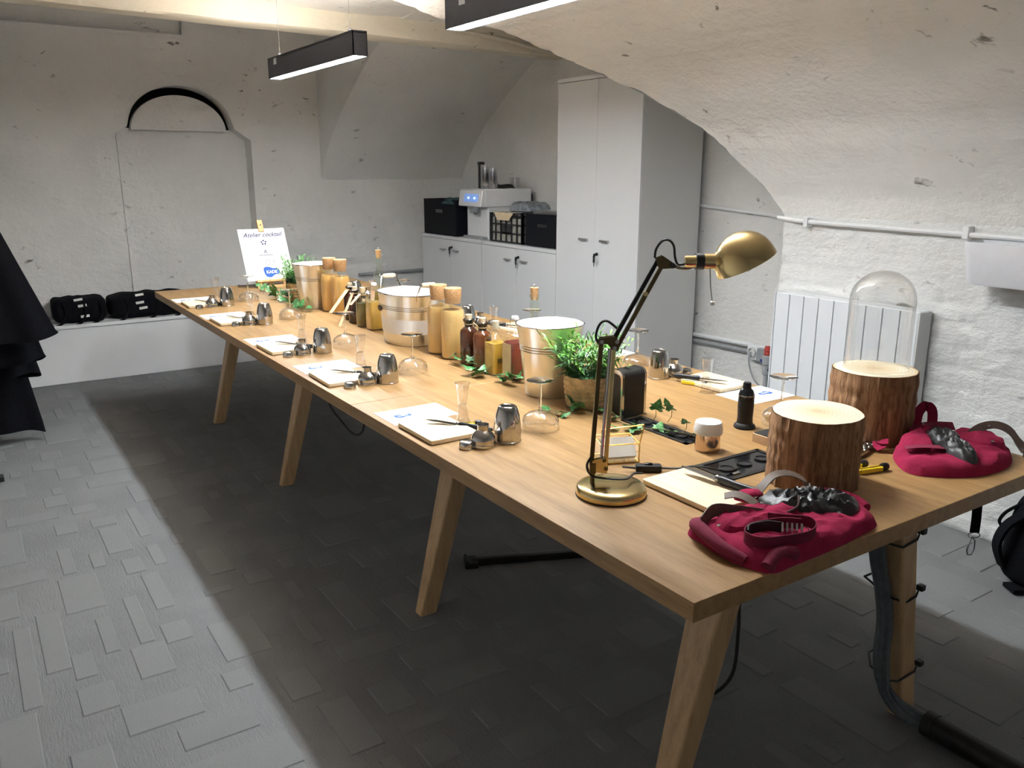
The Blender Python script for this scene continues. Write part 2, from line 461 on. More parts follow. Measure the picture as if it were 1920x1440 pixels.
up.add([(.632, 5.845, 2.39), (.632, 5.95, 2.39), (.632, 5.95, 2.58), (.632, 5.845, 2.58)], [(0, 1, 2, 3)])
struct('wall_ledge', up, 'whitewash', wall_far)
# ---- the cross vault over the far bay
prof = [(5.85, 1.372), (5.80, 1.45), (5.72, 1.56), (5.60, 1.69), (5.43, 1.835), (5.26, 1.945), (5.10, 2.045), (4.92, 2.15), (4.76, 2.235), (4.55, 2.32), (4.3, 2.385), (3.8, 2.42)]
vc = M(); tabv = [(i / (len(prof) - 1), p) for i, p in enumerate(prof)]
def cross_fn(u, v):
    t = v * (len(prof) - 1); i = min(int(t), len(prof) - 2); f = t - i
    y = prof[i][0] + (prof[i + 1][0] - prof[i][0]) * f; z = prof[i][1] + (prof[i + 1][1] - prof[i][1]) * f
    x = 1.62 + u * 1.36
    return (x, y, z + masonry(x, y * 1.2, .005))
vc.grid(60, 66, cross_fn)
# its hidden near half, closing the bay towards the groin
GR = [(2.345, 1.75, 1.238), (2.325, 1.83, 1.335), (2.264, 1.936, 1.451), (2.122, 2.106, 1.646), (1.912, 2.285, 1.80), (1.73, 2.438, 1.907), (1.614, 2.534, 1.969), (1.508, 2.652, 2.035), (1.405, 2.80, 2.118), (1.2, 3.0, 2.20), (.7, 3.05, 2.30), (-2.6, 3.05, 2.34)]
for (a, b_) in zip(GR, GR[1:]):
    vc.add([(a[0], a[1], a[2]), (b_[0], b_[1], b_[2]), (2.98, b_[1], b_[2]), (2.98, a[1], a[2])] if b_[0] > .9 else
           [(a[0], a[1], a[2]), (b_[0], b_[1], b_[2]), (b_[0], b_[1], 2.42), (a[0], a[1], 2.42)], [(0, 1, 2, 3)])
vc.add([(1.2, 3.0, 2.2), (2.98, 3.0, 2.2), (2.98, 3.8, 2.42), (1.2, 3.8, 2.42)], [(0, 1, 2, 3)])
struct('ceiling_cross_vault', vc, 'whitewash')
ck = M()
for (a, b_) in zip(prof, prof[1:]):
    ck.add([(1.62, a[0], a[1]), (1.62, b_[0], b_[1]), (1.62, b_[0], 2.6), (1.62, a[0], 2.6)], [(0, 1, 2, 3)])
struct('wall_spandrel', ck, 'whitewash')
cl = M()
cl.grid(50, 14, lambda u, v: (-2.6 + u * 4.24, 2.95 + v * 1.5, 2.40 + .02 * fbm(u * 5, v * 3, 1, 3)))
cl.add([(-2.6, 4.4, 2.585), (1.64, 4.4, 2.585), (1.64, 6.1, 2.585), (-2.6, 6.1, 2.585)], [(0, 1, 2, 3)])
struct('ceiling', cl, 'whitewash')
# ---- near barrel vault rising from the right wall
xp = [(2.345, 1.238), (2.325, 1.335), (2.264, 1.451), (2.122, 1.646), (1.912, 1.80), (1.73, 1.907), (1.614, 1.969), (1.508, 2.035), (1.405, 2.09), (1.2, 2.17), (.9, 2.25), (.5, 2.30), (-.4, 2.34), (-2.6, 2.34)]
gy = [(p[0], p[1]) for p in reversed(GR)]
nv = M()
def near_fn(u, v):
    t = v * (len(xp) - 1); i = min(int(t), len(xp) - 2); f = t - i
    x = xp[i][0] + (xp[i + 1][0] - xp[i][0]) * f; z = xp[i][1] + (xp[i + 1][1] - xp[i][1]) * f
    ye = lerp_tab(x, gy); uu = 1 - (1 - u) ** 1.0
    y = -3.0 + uu * (ye + 3.0)
    d = masonry(y, (2.4 - x) * 1.15 + .4, .013 if i < 9 else .006)
    zz = z
    if 1.2 < x < 2.3: zz += max(0, (lerp_tab(x, [(p[0], p[2]) for p in reversed(GR)]) - z)) * max(0, (u - .8) / .2)
    return (x - d * .5, y + .012 * noise.noise(Vector((x * 14, 3, 5))) * (u > .999), zz - d * .6)
nv.grid(190, 104, near_fn)
struct('ceiling_near_vault', nv, 'whitewash')
# ---- right wall (pier), recess wall behind the cabinets, and the unseen walls
wr = M()
wr.grid(330, 92, lambda u, v: (2.338 - masonry(-3 + u * 4.75, v * 1.25, .016) * min(1, (1 - v) * 14 + .25), -3 + u * 4.75, v * 1.245))
wr.add([(2.345, 1.75, 0), (2.97, 1.75, 0), (2.97, 1.75, 1.24), (2.345, 1.75, 1.24)], [(0, 1, 2, 3)])
struct('wall_right', wr, 'whitewash_rough')
wc = M(); wc.grid(110, 60, lambda u, v: (2.955 - masonry(1.7 + u * 4.2, v * 2.45, .003), 1.7 + u * 4.2, v * 2.45))
struct('wall_recess', wc, 'whitewash')
wl = M(); wl.grid(10, 4, lambda u, v: (-1.75, -2.4 + u * 8.5, v * 2.6)); struct('wall_left', wl, 'whitewash')
wb = M(); wb.grid(10, 4, lambda u, v: (-1.75 + u * 4.8, -2.4, v * 2.6)); struct('wall_back', wb, 'whitewash')
# ---- cream tie beam
bm_ = M()
def beam_fn(u, v):
    x = -2.6 + u * 5.57; zb = 2.315 - .0135 * (x + 2.6) + .004 * fbm(u * 8, 0, 3, 2); h = .105 - .004 * (x + 2.6)
    yy, zz = [(4.44, zb), (4.29, zb), (4.275, zb + .012), (4.275, zb + h * .5), (4.28, zb + h), (4.30, 2.44)][round(v * 5)]
    return (x, yy + .008 * noise.noise(Vector((x * 3, v * 4, 2))), zz)
bm_.grid(120, 5, beam_fn); struct('trim_1', bm_, 'beam_paint')
cb = M(); cb.tube(spline([(2.02, 4.262, 2.345), (2.3, 4.26, 2.325), (2.65, 4.255, 2.28), (2.93, 4.25, 2.24)], 16), .012, 6)
tag(obj('ceiling_cable', cb, 'beam_paint'), 'thin painted cable sagging along the cream ceiling beam', 'cable')
# ---- plinth bench under the niche
be = M(); be.box(-2.6, 1.02, 5.53, 5.87, 0, .385); be.box(-2.6, 1.03, 5.52, 5.88, .385, .409)
struct('wall_plinth', be, 'bench_paint', bevel=.004)
# ---- pipes on the walls
p = M(); p.tube([(2.932, 2.95, 1.242), (2.932, 2.275, 1.198), (2.932, 1.78, 1.165)], .010, 8)
tag(obj('wall_pipe', p, 'white_plastic'), 'thin white pipe on the recess wall right of the tall cabinet', 'pipe')
p = M(); p.tube([(2.318, 1.77, 1.232), (2.312, 1.64, 1.221), (2.312, .84, 1.207), (2.312, -2.0, 1.165)], .0105, 8)
t = thing('wall_pipe', 'thin white pipe running along the rough wall above the radiator', 'pipe')
obj('pipe', p, 'white_plastic', t)
for y in (1.60, .86, -.2):
    c = M(); c.box(2.295, 2.335, y - .012, y + .012, 1.19 + (.006 if y > 1 else 0), 1.24); obj('pipe_clip', c, 'white_plastic', t, bevel=.003)
for k, z in enumerate((.428, .388)):
    p = M(); p.tube([(2.93, 2.95, z - .005), (2.93, 2.39, z + .006)], .013, 8)
    tag(obj('conduit', p, 'grey_plastic' if k else 'white_plastic'), ['upper of two thin conduits low on the recess wall', 'lower of two thin conduits low on the recess wall'][k], 'conduit', 'conduits beside the tall cabinet')
p = M(); p.tube([(2.93, 3.0 + 2.6 * 0 + i, .58) for i in (0, 0)] if False else [(1.9, 5.825, .575), (2.6, 5.825, .578)], .014, 8)
tag(obj('wall_pipe', p, 'grey_plastic'), 'grey pipe low on the far wall left of the low cabinets', 'pipe')
t = thing('wall_socket', 'white wall socket with round insert at the end of the conduits', 'socket', (2.94, 2.36, .40))
q = M(); q.box(-.035, .0, -.11, .04, -.045, .045); obj('plate', q, 'white_plastic', t, bevel=.006)
q = M(); q.lathe([(.03, 0), (.03, .012), (.024, .014), (.022, .004), (.0, .004)], 20, mtx=Matrix.Translation((-.035, 0, 0)) @ Matrix.Rotation(R(-90), 4, 'Y'), cap1=False); obj('insert', q, 'cabinet_side', t)
q = M(); q.box(-.07, -.035, -.11, -.06, -.04, .04); obj('plug', q, 'grey_plastic', t, bevel=.006)
q = M(); q.tube(spline([(2.90, 2.37, .40), (2.86, 2.34, .34), (2.85, 2.28, .25), (2.86, 2.2, .2)], 14), .006, 6)
tag(obj('power_cable', q, 'grey_plastic'), 'thin grey cable hanging down from the wall socket', 'cable')
q = M(); q.tube(spline([(2.90, 2.31, .385), (2.80, 2.15, .35), (2.55, 1.9, .33), (2.45, 1.8, .32)], 14), .009, 6)
tag(obj('power_cable', q, 'blue_cable'), 'dark blue cable running from the socket towards the radiator', 'cable')

# ---- carpet pieces: raised rectangles of denser pile, picked up by the lamp light along their edges
cellx, celly = .05, .05
occ = set(); pieces = []
known = [(-.755, 1.245, .195, .145), (-.68, 1.50, .10, .19), (-.575, 1.66, .08, .13), (-.82, 2.03, .125, .29), (-.91, 1.68, .07, .40), (-.84, 1.60, .06, .15), (-.98, 1.52, .05, .50), (-.63, 2.45, .09, .28), (-.78, 2.75, .08, .12), (-.56, 1.90, .06, .30), (-.48, 1.30, .07, .10), (-.79, 3.10, .09, .14), (-.70, 3.45, .10, .18), (-.60, 2.23, .07, .14)]
for (x, y, sx, sy) in known: pieces.append((x, y, sx, sy))
def free(x, y, sx, sy):
    for (a, b_, c, d) in pieces:
        if x < a + c + .012 and a < x + sx + .012 and y < b_ + d + .012 and b_ < y + sy + .012: return False
    return True
tries = 0
while len(pieces) < 520 and tries < 14000:
    tries += 1
    x = round(rng.uniform(-1.3, 2.2) / .05) * .05 + .004; y = round(rng.uniform(-.3, 5.4) / .05) * .05 + .004
    sx = rng.choice([.046, .096, .096, .146, .196]); sy = rng.choice([.096, .146, .196, .246, .346])
    if rng.random() < .25: sx, sy = sy, sx
    if free(x, y, sx, sy): pieces.append((x, y, sx, sy))
cam2 = Vector((-.956, -.888, 1.45))
pieces.sort(key=lambda q: (Vector((q[0], q[1], 0)) - cam2).length / (q[2] * q[3]) ** .5)
cache = {}
def patch_mesh(sx, sy):
    k = (round(sx, 3), round(sy, 3))
    if k not in cache:
        q = M(); e = .003; h = .003
        q.add([(0, 0, 0), (sx, 0, 0), (sx, sy, 0), (0, sy, 0), (e, e, h), (sx - e, e, h), (sx - e, sy - e, h), (e, sy - e, h)],
              [(4, 5, 6, 7), (0, 1, 5, 4), (1, 2, 6, 5), (2, 3, 7, 6), (3, 0, 4, 7)])
        cache[k] = q.mesh('carpet_piece'); cache[k].materials.append(MATS['carpet_flat'])
    return cache[k]
for (x, y, sx, sy) in pieces[:300]:
    obj('carpet_piece', patch_mesh(sx, sy), 'carpet_flat', floor, (x, y, 0))
rest = M()
for (x, y, sx, sy) in pieces[300:]:
    e = .003; h = .003
    rest.add([(x, y, 0), (x + sx, y, 0), (x + sx, y + sy, 0), (x, y + sy, 0), (x + e, y + e, h), (x + sx - e, y + e, h), (x + sx - e, y + sy - e, h), (x + e, y + sy - e, h)],
             [(4, 5, 6, 7), (0, 1, 5, 4), (1, 2, 6, 5), (2, 3, 7, 6), (3, 0, 4, 7)])
o = obj('carpet_pieces_far', rest, 'carpet_flat', floor); o['kind'] = 'stuff'

# ================================================================== CEILING LAMPS
def pendant(label, y0, y1, x=.625):
    zb = 1.935; L = y1 - y0
    t = thing('pendant_lamp', label, 'lamp', (x, (y0 + y1) / 2, zb), 0, 'linear lamps over the table')
    b = M(); h = L / 2; wv = .034
    b.box(-wv, -wv + .004, -h, h, -.004, .10); b.box(wv - .004, wv, -h, h, -.004, .10); b.box(-wv, wv, -h, h, .090, .094)
    b.box(-wv, wv, -h, -h + .004, -.004, .10); b.box(-wv, wv, h - .004, h, -.004, .10)
    obj('housing', b, 'anthracite', t)
    d = M(); d.box(-wv + .0045, wv - .0045, -h + .005, h - .005, -.002, .012); obj('diffuser', d, 'led', t)
    d = M(); d.box(-wv + .0045, wv - .0045, -h + .005, h - .005, .0942, .0965); obj('added_uplight', d, 'added_up_glow', t)  # glowing panel added on the housing top to brighten the vaults
    for s in (-1, 1):
        c = M(); c.tube([(0, s * h * .82, .10), (0, s * h * .82, .465 if y0 > 2 else .345)], .0012, 5); obj('suspension_cable', c, 'steel_dark', t)
        c = M(); c.lathe([(.008, .10), (.008, .118), (.003, .124)], 10, (0, s * h * .82, 0)); obj('cable_grip', c, 'black_paint', t)
    c = M(); c.box(-wv - .002, -wv, h - .14, h - .10, .06, .09); obj('bracket', c, 'grey_plastic', t)
    return t
pendant('black linear pendant lamp hanging whole in view before the far wall', 2.70, 3.86)
pendant('nearest black linear pendant lamp, cut by the top of the picture', .70, 1.88)

# ================================================================== TABLE
TW, TL, TZ = 1.251, 4.465, .74
tb = thing('long_table', 'long pale oak table with splayed legs filling the room', 'table', (0, 0, 0))
for a, b_ in ((0, 1.4705), (1.4715, 2.968), (2.969, TL)):
    q = M(); q.box(0, TW, a, b_, TZ - .038, TZ); obj('tabletop', q, 'oak_top', tb, bevel=.0012, seg=1)
q = M()
for y in (.5, 1.9, 3.4): q.box(.35, .39, y - .35, y + .75, TZ - .075, TZ - .039); q.box(.86, .90, y - .35, y + .75, TZ - .075, TZ - .039)
obj('underframe', q, 'black_satin', tb)
def leg(xf, yn, s):
    """foot corner xf (outer), near face yn, s=+1 left side / -1 right side"""
    zt = TZ - .0385; run = .175
    f = lambda x: xf + s * x
    bot = [(f(0), yn + .03, 0), (f(.062), yn + .03, 0), (f(.062), yn + .075, 0), (f(0), yn + .075, 0)]
    top = [(f(run), yn, zt), (f(run + .066), yn, zt), (f(run + .066), yn + .105, zt), (f(run), yn + .105, zt)]
    if s < 0: bot = bot[::-1]; top = top[::-1]
    return M().hexa(bot, top)
for y in (1.33, 2.745, 3.945):
    obj('leg', leg(.165, y, 1), 'oak_leg', tb, bevel=.006); obj('leg', leg(TW - .165, y, -1), 'oak_leg', tb, bevel=.006)
obj('leg', leg(.16, .19, 1), 'oak_leg', tb, bevel=.006)
obj('leg', leg(1.072, .135, -1), 'oak_leg', tb, bevel=.006)

# cables tied to the right front leg, running into a floor conduit
bun = thing('cable_bundle', 'bundle of grey cables strapped to the right front table leg', 'cable', (0, 0, 0))
path = [(.80, .19, .69), (.822, .19, .60), (.852, .19, .50), (.888, .19, .41), (.905, .185, .32), (.898, .18, .24), (.915, .18, .16), (.955, .175, .09), (.985, .15, .05), (1.01, .09, .033)]
for k in range(7):
    a = 2 * pi * k / 7; r = .0135 if k else 0
    q = M(); q.tube([(p.x + r * cos(a), p.y + r * sin(a) * (1 if i < 28 else .5), max(.012, p.z + (r * sin(a + 1) if i > 28 else 0))) for i, p in enumerate(spline(path, 40))], .0075, 6)
    obj('cable', q, 'grey_cable', bun)
for z, lab, xi in ((.57, 'uppermost black cable tie around the right front leg', .822), (.40, 'middle black cable tie around the right front leg', .886), (.155, 'lowest black cable tie around the right front leg', .912)):
    xo = 1.072 - .25 * z + .004; yn = .132 + .03 * (1 - z / .7); q = M()
    q.tube([(xi, .19, z + .015), (xi + .010, .165, z), (xi + .045, yn + .004, z - .012), (xo - .02, yn - .004, z), (xo + .002, yn + .002, z + .014), (xo + .003, .255, z + .02), (xo - .07, .256, z + .02), (xi + .004, .215, z + .018)], .0032, 6, closed=True)
    q.box(xo - .002, xo + .014, yn - .008, yn + .008, z + .008, z + .022)
    tag(obj('zip_tie', q, 'rubber'), lab, 'cable tie', 'ties on the table leg')
t = thing('floor_conduit', 'thick dark floor conduit leading away from the right front leg', 'conduit', (0, 0, 0))
q = M(); q.tube([(1.012, .075, .033), (1.01, -.05, .033), (1.005, -.9, .033)], .032, 16); obj('sleeve', q, 'black_satin', t)
q = M(); q.tube([(1.012, .10, .033), (1.012, .072, .033)], .0345, 16); obj('collar', q, 'rubber', t)
# loops of cable under the table
for pts, lab in (([(.13, 2.06, .72), (.13, 2.0, .60), (.15, 1.93, .54), (.15, 1.83, .522), (.15, 1.75, .55), (.15, 1.70, .62), (.2, 1.66, .71)], 'black cable looping below the tabletop between two far legs'),
                 ([(.52, .36, .71), (.535, .35, .42), (.54, .35, .33), (.52, .34, .23), (.46, .34, .195), (.40, .36, .19)], 'thin black cable dangling beside the left front table leg'),
                 ([(.21, .77, .70), (.22, .74, .655), (.23, .70, .648), (.25, .67, .70)], 'short black cable end peeking under the left table edge')):
    q = M(); q.tube(spline(pts, 26), .0045, 6); tag(obj('hanging_cable', q, 'rubber'), lab, 'cable')
t = thing('floor_bar', 'black metal bar lying on the carpet under the table', 'bar', (.68, 1.52, .012), R(-24))
q = M(); q.box(-.19, .40, -.014, .014, -.012, .016); obj('bar', q, 'black_satin', t, bevel=.006)
q = M(); q.box(-.22, -.17, -.035, .035, -.012, .012); q.box(-.22, -.205, -.035, .035, .012, .02); obj('end_bracket', q, 'black_satin', t, bevel=.004)

# flush socket trays in the tabletop
def tray(label, x0, x1, y0, y1, lid):
    t = thing('socket_tray', label, 'socket panel', ((x0 + x1) / 2, (y0 + y1) / 2, TZ))
    a, b_ = (x1 - x0) / 2, (y1 - y0) / 2
    q = M(); e = .012
    for r_ in ((-a, a, -b_, -b_ + e), (-a, a, b_ - e, b_), (-a, -a + e, -b_, b_), (a - e, a, -b_, b_)): q.box(*r_, -.001, .003)
    obj('frame', q, 'black_satin', t)
    q = M(); q.box(-a + e, a - e, -b_ + e, b_ - e, -.0008, .0012); obj('bed', q, 'black_gloss', t)
    along_y = b_ > a
    for k in (-1, 0, 1):
        c = ((0, k * b_ * .55) if along_y else (k * a * .55, 0))
        q = M(); q.lathe([(.019, 0), (.019, .004), (.016, .0045), (.015, .002), (0, .002)], 20, (c[0], c[1], .0012), cap1=False); obj('outlet', q, 'black_paint', t)
    q = M(); q.box(-.012, .012, -.008, .008, .0012, .005); o = obj('data_port', q, 'steel', t, loc=((0, b_ * .78, 0) if along_y else (-a * .6, -b_ * .55, 0)))
    if lid:
        q = M(); q.box(a * .55, a * .62, -b_ + .02, b_ - .02, .0012, .004); q.box(-a * .62, -a * .55, -b_ + .02, b_ - .02, .0012, .004); obj('edge_strip', q, 'steel_dark', t)
    return t
tray('narrow black socket strip under the ivy behind the card holder', .592, .672, .612, .878, True)
tray('wide black socket tray between cutting board and near log', .486, .72, .362, .482, False)

# ================================================================== PLACE SETTINGS
KN = M()   # knife lying along +x: blade then handle
KN_BL = M(); KN_BL.prism([(0, -.002), (.02, -.009), (.09, -.012), (.095, .008), (.03, .008)], -.0009, .0009)
KN_H = M(); KN_H.lathe([(.006, 0), (.0095, .012), (.0088, .05), (.0105, .085), (.008, .10), (.003, .104)], 14, mtx=Matrix.Translation((.092, -.001, 0)) @ Matrix.Rotation(R(90), 4, 'Y'), sy=.75)
KN_B = M(); KN_B.lathe([(.0075, 0), (.009, .004), (.0075, .008)], 14, mtx=Matrix.Translation((.089, -.001, 0)) @ Matrix.Rotation(R(90), 4, 'Y'), sy=.8)
def make_paper(label):
    t = thing('menu_sheet', label, 'paper', (0, 0, TZ + .0004), 0, 'printed sheets at the places')
    q = M(); q.box(0, .212, 0, .149, 0, .0007); obj('sheet', q, 'paper', t)
    q = M(); out = smooth_closed([(-.022, .004), (-.018, .012), (-.006, .013), (.004, .009), (.016, .010), (.024, .002), (.018, -.008), (.006, -.008), (-.006, -.013), (-.018, -.010)], 40)
    q.prism(out, .0007, .0011); e = obj('logo', q, 'ink_blue', t, (.062, .075, 0), 0); e.scale = (1.2, 1.2, 1)
    me = text_mesh('KADE', .0105, bold=.0002); me.transform(Matrix.Translation((0, 0, .0014))); obj('logo_lettering', me, 'paper', e)
    q = M()
    for i in range(3): q.box(.12, .18 - .012 * i, .10 - .012 * i, .1025 - .012 * i, .0007, .0010)
    obj('print_line', q, 'ink_grey', t)
    return t
def make_board(label, w=.15, l=.205):
    t = thing('cutting_board', label, 'cutting board', (0, 0, TZ), 0, 'cutting boards at the places')
    c = .006; pl = []
    for (x, y, a0) in ((w - c, c, -90), (w - c, l - c, 0), (c, l - c, 90), (c, c, 180)):
        pl += [(x + c * cos(R(a0 + 90 * i / 4)), y + c * sin(R(a0 + 90 * i / 4))) for i in range(5)]
    q = M(); q.prism(pl, .0015, .0135); obj('slab', q, 'pale_board', t, bevel=.0015)
    q = M()
    for x, y in ((.02, .02), (w - .02, .02), (.02, l - .02), (w - .02, l - .02)): q.lathe([(.005, 0), (.005, .0016)], 10, (x, y, 0))
    obj('foot_pads', q, 'rubber', t)
    return t
def make_knife(label):
    t = thing('paring_knife', label, 'knife', (0, 0, TZ), 0, 'knives at the places')
    obj('blade', KN_BL, 'steel', t); obj('handle', KN_H, 'black_paint', t); obj('bolster', KN_B, 'steel_dark', t)
    return t
def make_cup(label):
    t = thing('shaker_cup', label, 'shaker cup', (0, 0, TZ), 0, 'upturned steel shaker cups')
    q = M(); q.lathe([(.0355, 0), (.0372, .0015), (.0372, .006), (.0375, .03), (.0362, .052), (.0325, .074), (.0275, .090), (.0245, .0965), (.0225, .0985), (.0205, .0988), (.019, .0975), (.0, .097)], 40, cap0=True, cap1=False); obj('cup_body', q, 'steel', t)
    q = M(); q.lathe([(.0365, .0), (.0380, .0008), (.0380, .0036), (.0368, .0045)], 40, cap0=False, cap1=False); obj('rim', q, 'steel_dark', t)
    return t
def make_strainer(label):
    t = thing('shaker_strainer', label, 'shaker top', (0, 0, TZ), 0, 'shaker strainer tops')
    q = M(); q.lathe([(.030, 0), (.0335, .001), (.0338, .010), (.0325, .013), (.0335, .017), (.033, .024), (.028, .034), (.019, .042), (.0155, .045)], 36, cap1=False); obj('dome', q, 'steel', t)
    q = M(); q.lathe([(.0155, .0445), (.0150, .058), (.0165, .0605), (.0150, .0605), (.0135, .050), (.0, .049)], 28, cap0=False, cap1=False); obj('neck', q, 'steel_dark', t)
    return t
def make_cap(label):
    t = thing('jigger_cup', label, 'jigger', (0, 0, TZ), 0, 'small steel jiggers')
    q = M(); q.lathe([(.0185, 0), (.0198, .001), (.0195, .012), (.0175, .0185), (.0145, .0205), (0, .021)], 30, cap1=False); obj('shell', q, 'steel', t)
    q = M(); q.lathe([(.0190, .0), (.0203, .0006), (.0203, .0030), (.0192, .0036)], 30, cap0=False, cap1=False); obj('rim', q, 'steel_dark', t)
    return t
def make_coupe(label, k=1.0):
    t = thing('coupe_glass', label, 'glass', (0, 0, TZ), 0, 'upturned coupe glasses')
    q = M(); q.lathe([(.0505 * k, .0), (.0535 * k, .006), (.0550 * k, .016), (.0535 * k, .026), (.047 * k, .037), (.034 * k, .046), (.018 * k, .0515), (.006, .054)], 40, cap0=False, cap1=False)
    b = obj('bowl', q, 'coupe_glass', t)
    q = M(); q.tube([(.0508 * k * cos(a), .0508 * k * sin(a), .0014) for a in [2 * pi * i / 40 for i in range(40)]], .0011, 6, closed=True); obj('rim', q, 'clear_glass', b)
    q = M(); q.lathe([(.008, .052), (.0046, .060), (.0036, .075), (.0036, .118), (.0046, .130), (.008, .1330)], 16, cap0=True, cap1=True); obj('stem', q, 'solid_glass', t)
    q = M(); q.lathe([(.006, .1335), (.02, .1375), (.038, .1395), (.0395, .1405), (.038, .1418), (.0, .1418)], 40, cap0=True, cap1=False); obj('foot', q, 'solid_glass', t)
    return t
def make_jigger(label):
    t = thing('measuring_glass', label, 'glass', (0, 0, TZ), 0, 'double ended measuring glasses')
    q = M(); q.lathe([(.0, .052), (.0115, .052), (.0135, .060), (.0185, .095), (.0212, .1125), (.0232, .1155), (.0228, .1165), (.0205, .1125), (.0175, .095)], 28, cap0=False, cap1=False); obj('upper_cup', q, 'clear_plastic', t)
    q = M(); q.lathe([(.0215, 0), (.0210, .004), (.0175, .012), (.0155, .030), (.0125, .048), (.0115, .052)], 28, cap0=False, cap1=False); obj('lower_cup', q, 'clear_plastic', t)
    q = M(); q.tube([(.0213 * cos(a), .0213 * sin(a), .0012) for a in [2 * pi * i / 28 for i in range(28)]], .0010, 6, closed=True); obj('rim', q, 'clear_plastic', t)
    return t
def make_peeler(label):
    t = thing('peeler', label, 'peeler', (0, 0, TZ), 0, 'yellow handled peelers')
    q = M(); q.prism([(0, -.008), (.062, -.010), (.066, -.006), (.066, .006), (.062, .010), (0, .008), (-.004, .004), (-.004, -.004)], .002, .013); obj('handle', q, 'yellow_plastic', t, bevel=.002)
    q = M(); q.lathe([(.0, -.009), (.008, -.009), (.0095, -.005), (.0095, .005), (.008, .009), (0, .009)], 16, mtx=Matrix.Translation((.075, 0, .010)) @ Matrix.Rotation(R(90), 4, 'Y'), cap0=False, cap1=False); obj('head', q, 'black_paint', t)
    q = M(); q.box(-.002, .066, -.002, .002, .013, .0145); obj('blade', q, 'steel', t)
    return t
cupP = make_cup('x'); strP = make_strainer('x'); capP = make_cap('x'); couP = make_coupe('x'); jigP = make_jigger('x')
papP = make_paper('x'); boaP = make_board('x'); kniP = make_knife('x'); peeP = make_peeler('x')
PROTO = {}
def put(proto, x, y, rz, label, z=TZ, rot=None):
    key = proto.name
    if key not in PROTO:
        PROTO[key] = 1; o = proto; o.location = (x, y, z); o.rotation_euler = (0, 0, rz); o['label'] = label
    else: o = dup(proto, (x, y, z), rz, label)
    if rot: o.rotation_euler = rot
    return o
ORD = ['nearest', 'second nearest', 'middle', 'second farthest', 'farthest']
LEFT = [(.978, (.02, 1.196), (.091, .913), (.137, .904), (.216, .907), (.353, .947), (.205, 1.128)),
        (1.707, (.025, 1.936), (.081, 1.668), (.150, 1.680), (.220, 1.668), (.359, 1.752), (.245, 1.955)),
        (2.307, (.017, 2.545), (.067, 2.253), (.131, 2.266), (.210, 2.255), (.335, 2.315), (.22, 2.516)),
        (3.065, (.013, 3.285), (.085, 3.036), (.150, 3.044), (.218, 3.022), (.37, 3.10), (.238, 3.318)),
        (3.683, (.011, 3.92), (.066, 3.65), (.140, 3.68), (.218, 3.676), (.362, 3.77), (.245, 4.0))]
for i, (yb, pa, ca, st, cu, co, ji) in enumerate(LEFT):
    o_ = ORD[i]; e = "at the %s left place" % o_
    put(papP, pa[0], pa[1], R(rng.uniform(-1, 1)), 'white sheet with blue logo ' + e, TZ + .0004)
    put(boaP, .022, yb, R(rng.uniform(-1, 1)), 'small pale cutting board ' + e)
    kn = put(kniP, .085, yb + .155, 0, 'black handled paring knife ' + e, TZ + .025, rot=(R(90) * 0, R(7), R(-42) if i == 0 else R(-30 - 4 * i)))
    put(capP, *ca, 0, 'small round steel jigger ' + e)
    put(strP, *st, 0, 'steel shaker strainer top ' + e)
    put(cupP, *cu, 0, 'upturned steel shaker cup ' + e)
    put(couP, *co, 0, 'upturned coupe glass ' + e)
    put(jigP, *ji, 0, 'clear hourglass measuring glass ' + e)
put(peeP, .145, 1.085, R(-20), 'yellow peeler half hidden behind the nearest steel strainer top')
# right side of the table
for i, (e, y0) in enumerate((('on the right side behind the black table mill', 0), ('on the right side behind the amber bottles', 1.225), ('on the right side beyond the oval tub', 2.33))):
    put(cupP, 1.048 if i == 0 else .99 if i == 1 else .90, (1.205, 2.43, 3.53)[i], 0, 'upturned steel shaker cup ' + e)
    put(strP, (1.112, 1.052, .965)[i], (1.195, 2.42, 3.50)[i], 0, 'steel shaker strainer top ' + e)
    put(capP, (1.165, 1.11, 1.03)[i], (1.185, 2.41, 3.49)[i], 0, 'small round steel jigger ' + e)
    put(jigP, (1.035, 1.02, .955)[i], (.965, 2.25, 3.42)[i], 0, 'clear hourglass measuring glass ' + e)
    if i < 2:
        put(boaP, (1.068, 1.07)[i] + .0, (.928, 2.14)[i], R((1, 0)[i]), 'pale cutting board ' + e)
        put(papP, 1.252, (.926, 2.14)[i], R((179, 181)[i]), 'white sheet with blue logo ' + e, TZ + .0004)
        put(kniP, (1.13, 1.13)[i], (.93, 2.14)[i] + .03, 0, 'black handled paring knife ' + e, TZ + .0155 + .010, rot=(0, R(2), R(112)))
put(peeP, 1.052, 1.09, R(-60), 'yellow peeler beside the cutting board on the right side')
put(papP, 1.246, 1.692, R(181), 'white sheet at the right table edge behind the potted grass', TZ + .0004)
for (x, y, lab) in ((1.085, 1.36, 'upturned coupe glass at the right edge before the tall cabinet'), (.955, .60, 'upturned coupe glass partly hidden behind the near log'), (1.02, 1.95, 'upturned coupe glass partly hidden behind the tall corked bottle'), (1.0, 3.12, 'upturned coupe glass behind the oval tub handle')):
    put(couP, x, y, 0, lab)
# the board, knife in front of the lamp
put(boaP, .3, .238, R(0), 'pale cutting board with a long knife beside the desk lamp base').scale = (1.02, 1.1, 1)
bk = make_knife('long black handled knife lying across the board by the lamp'); bk.location = (.412, .447, TZ + .0175 + .011); bk.rotation_euler = (0, R(1.5), R(-84)); bk.scale = (1.12, 1.12, 1.1)

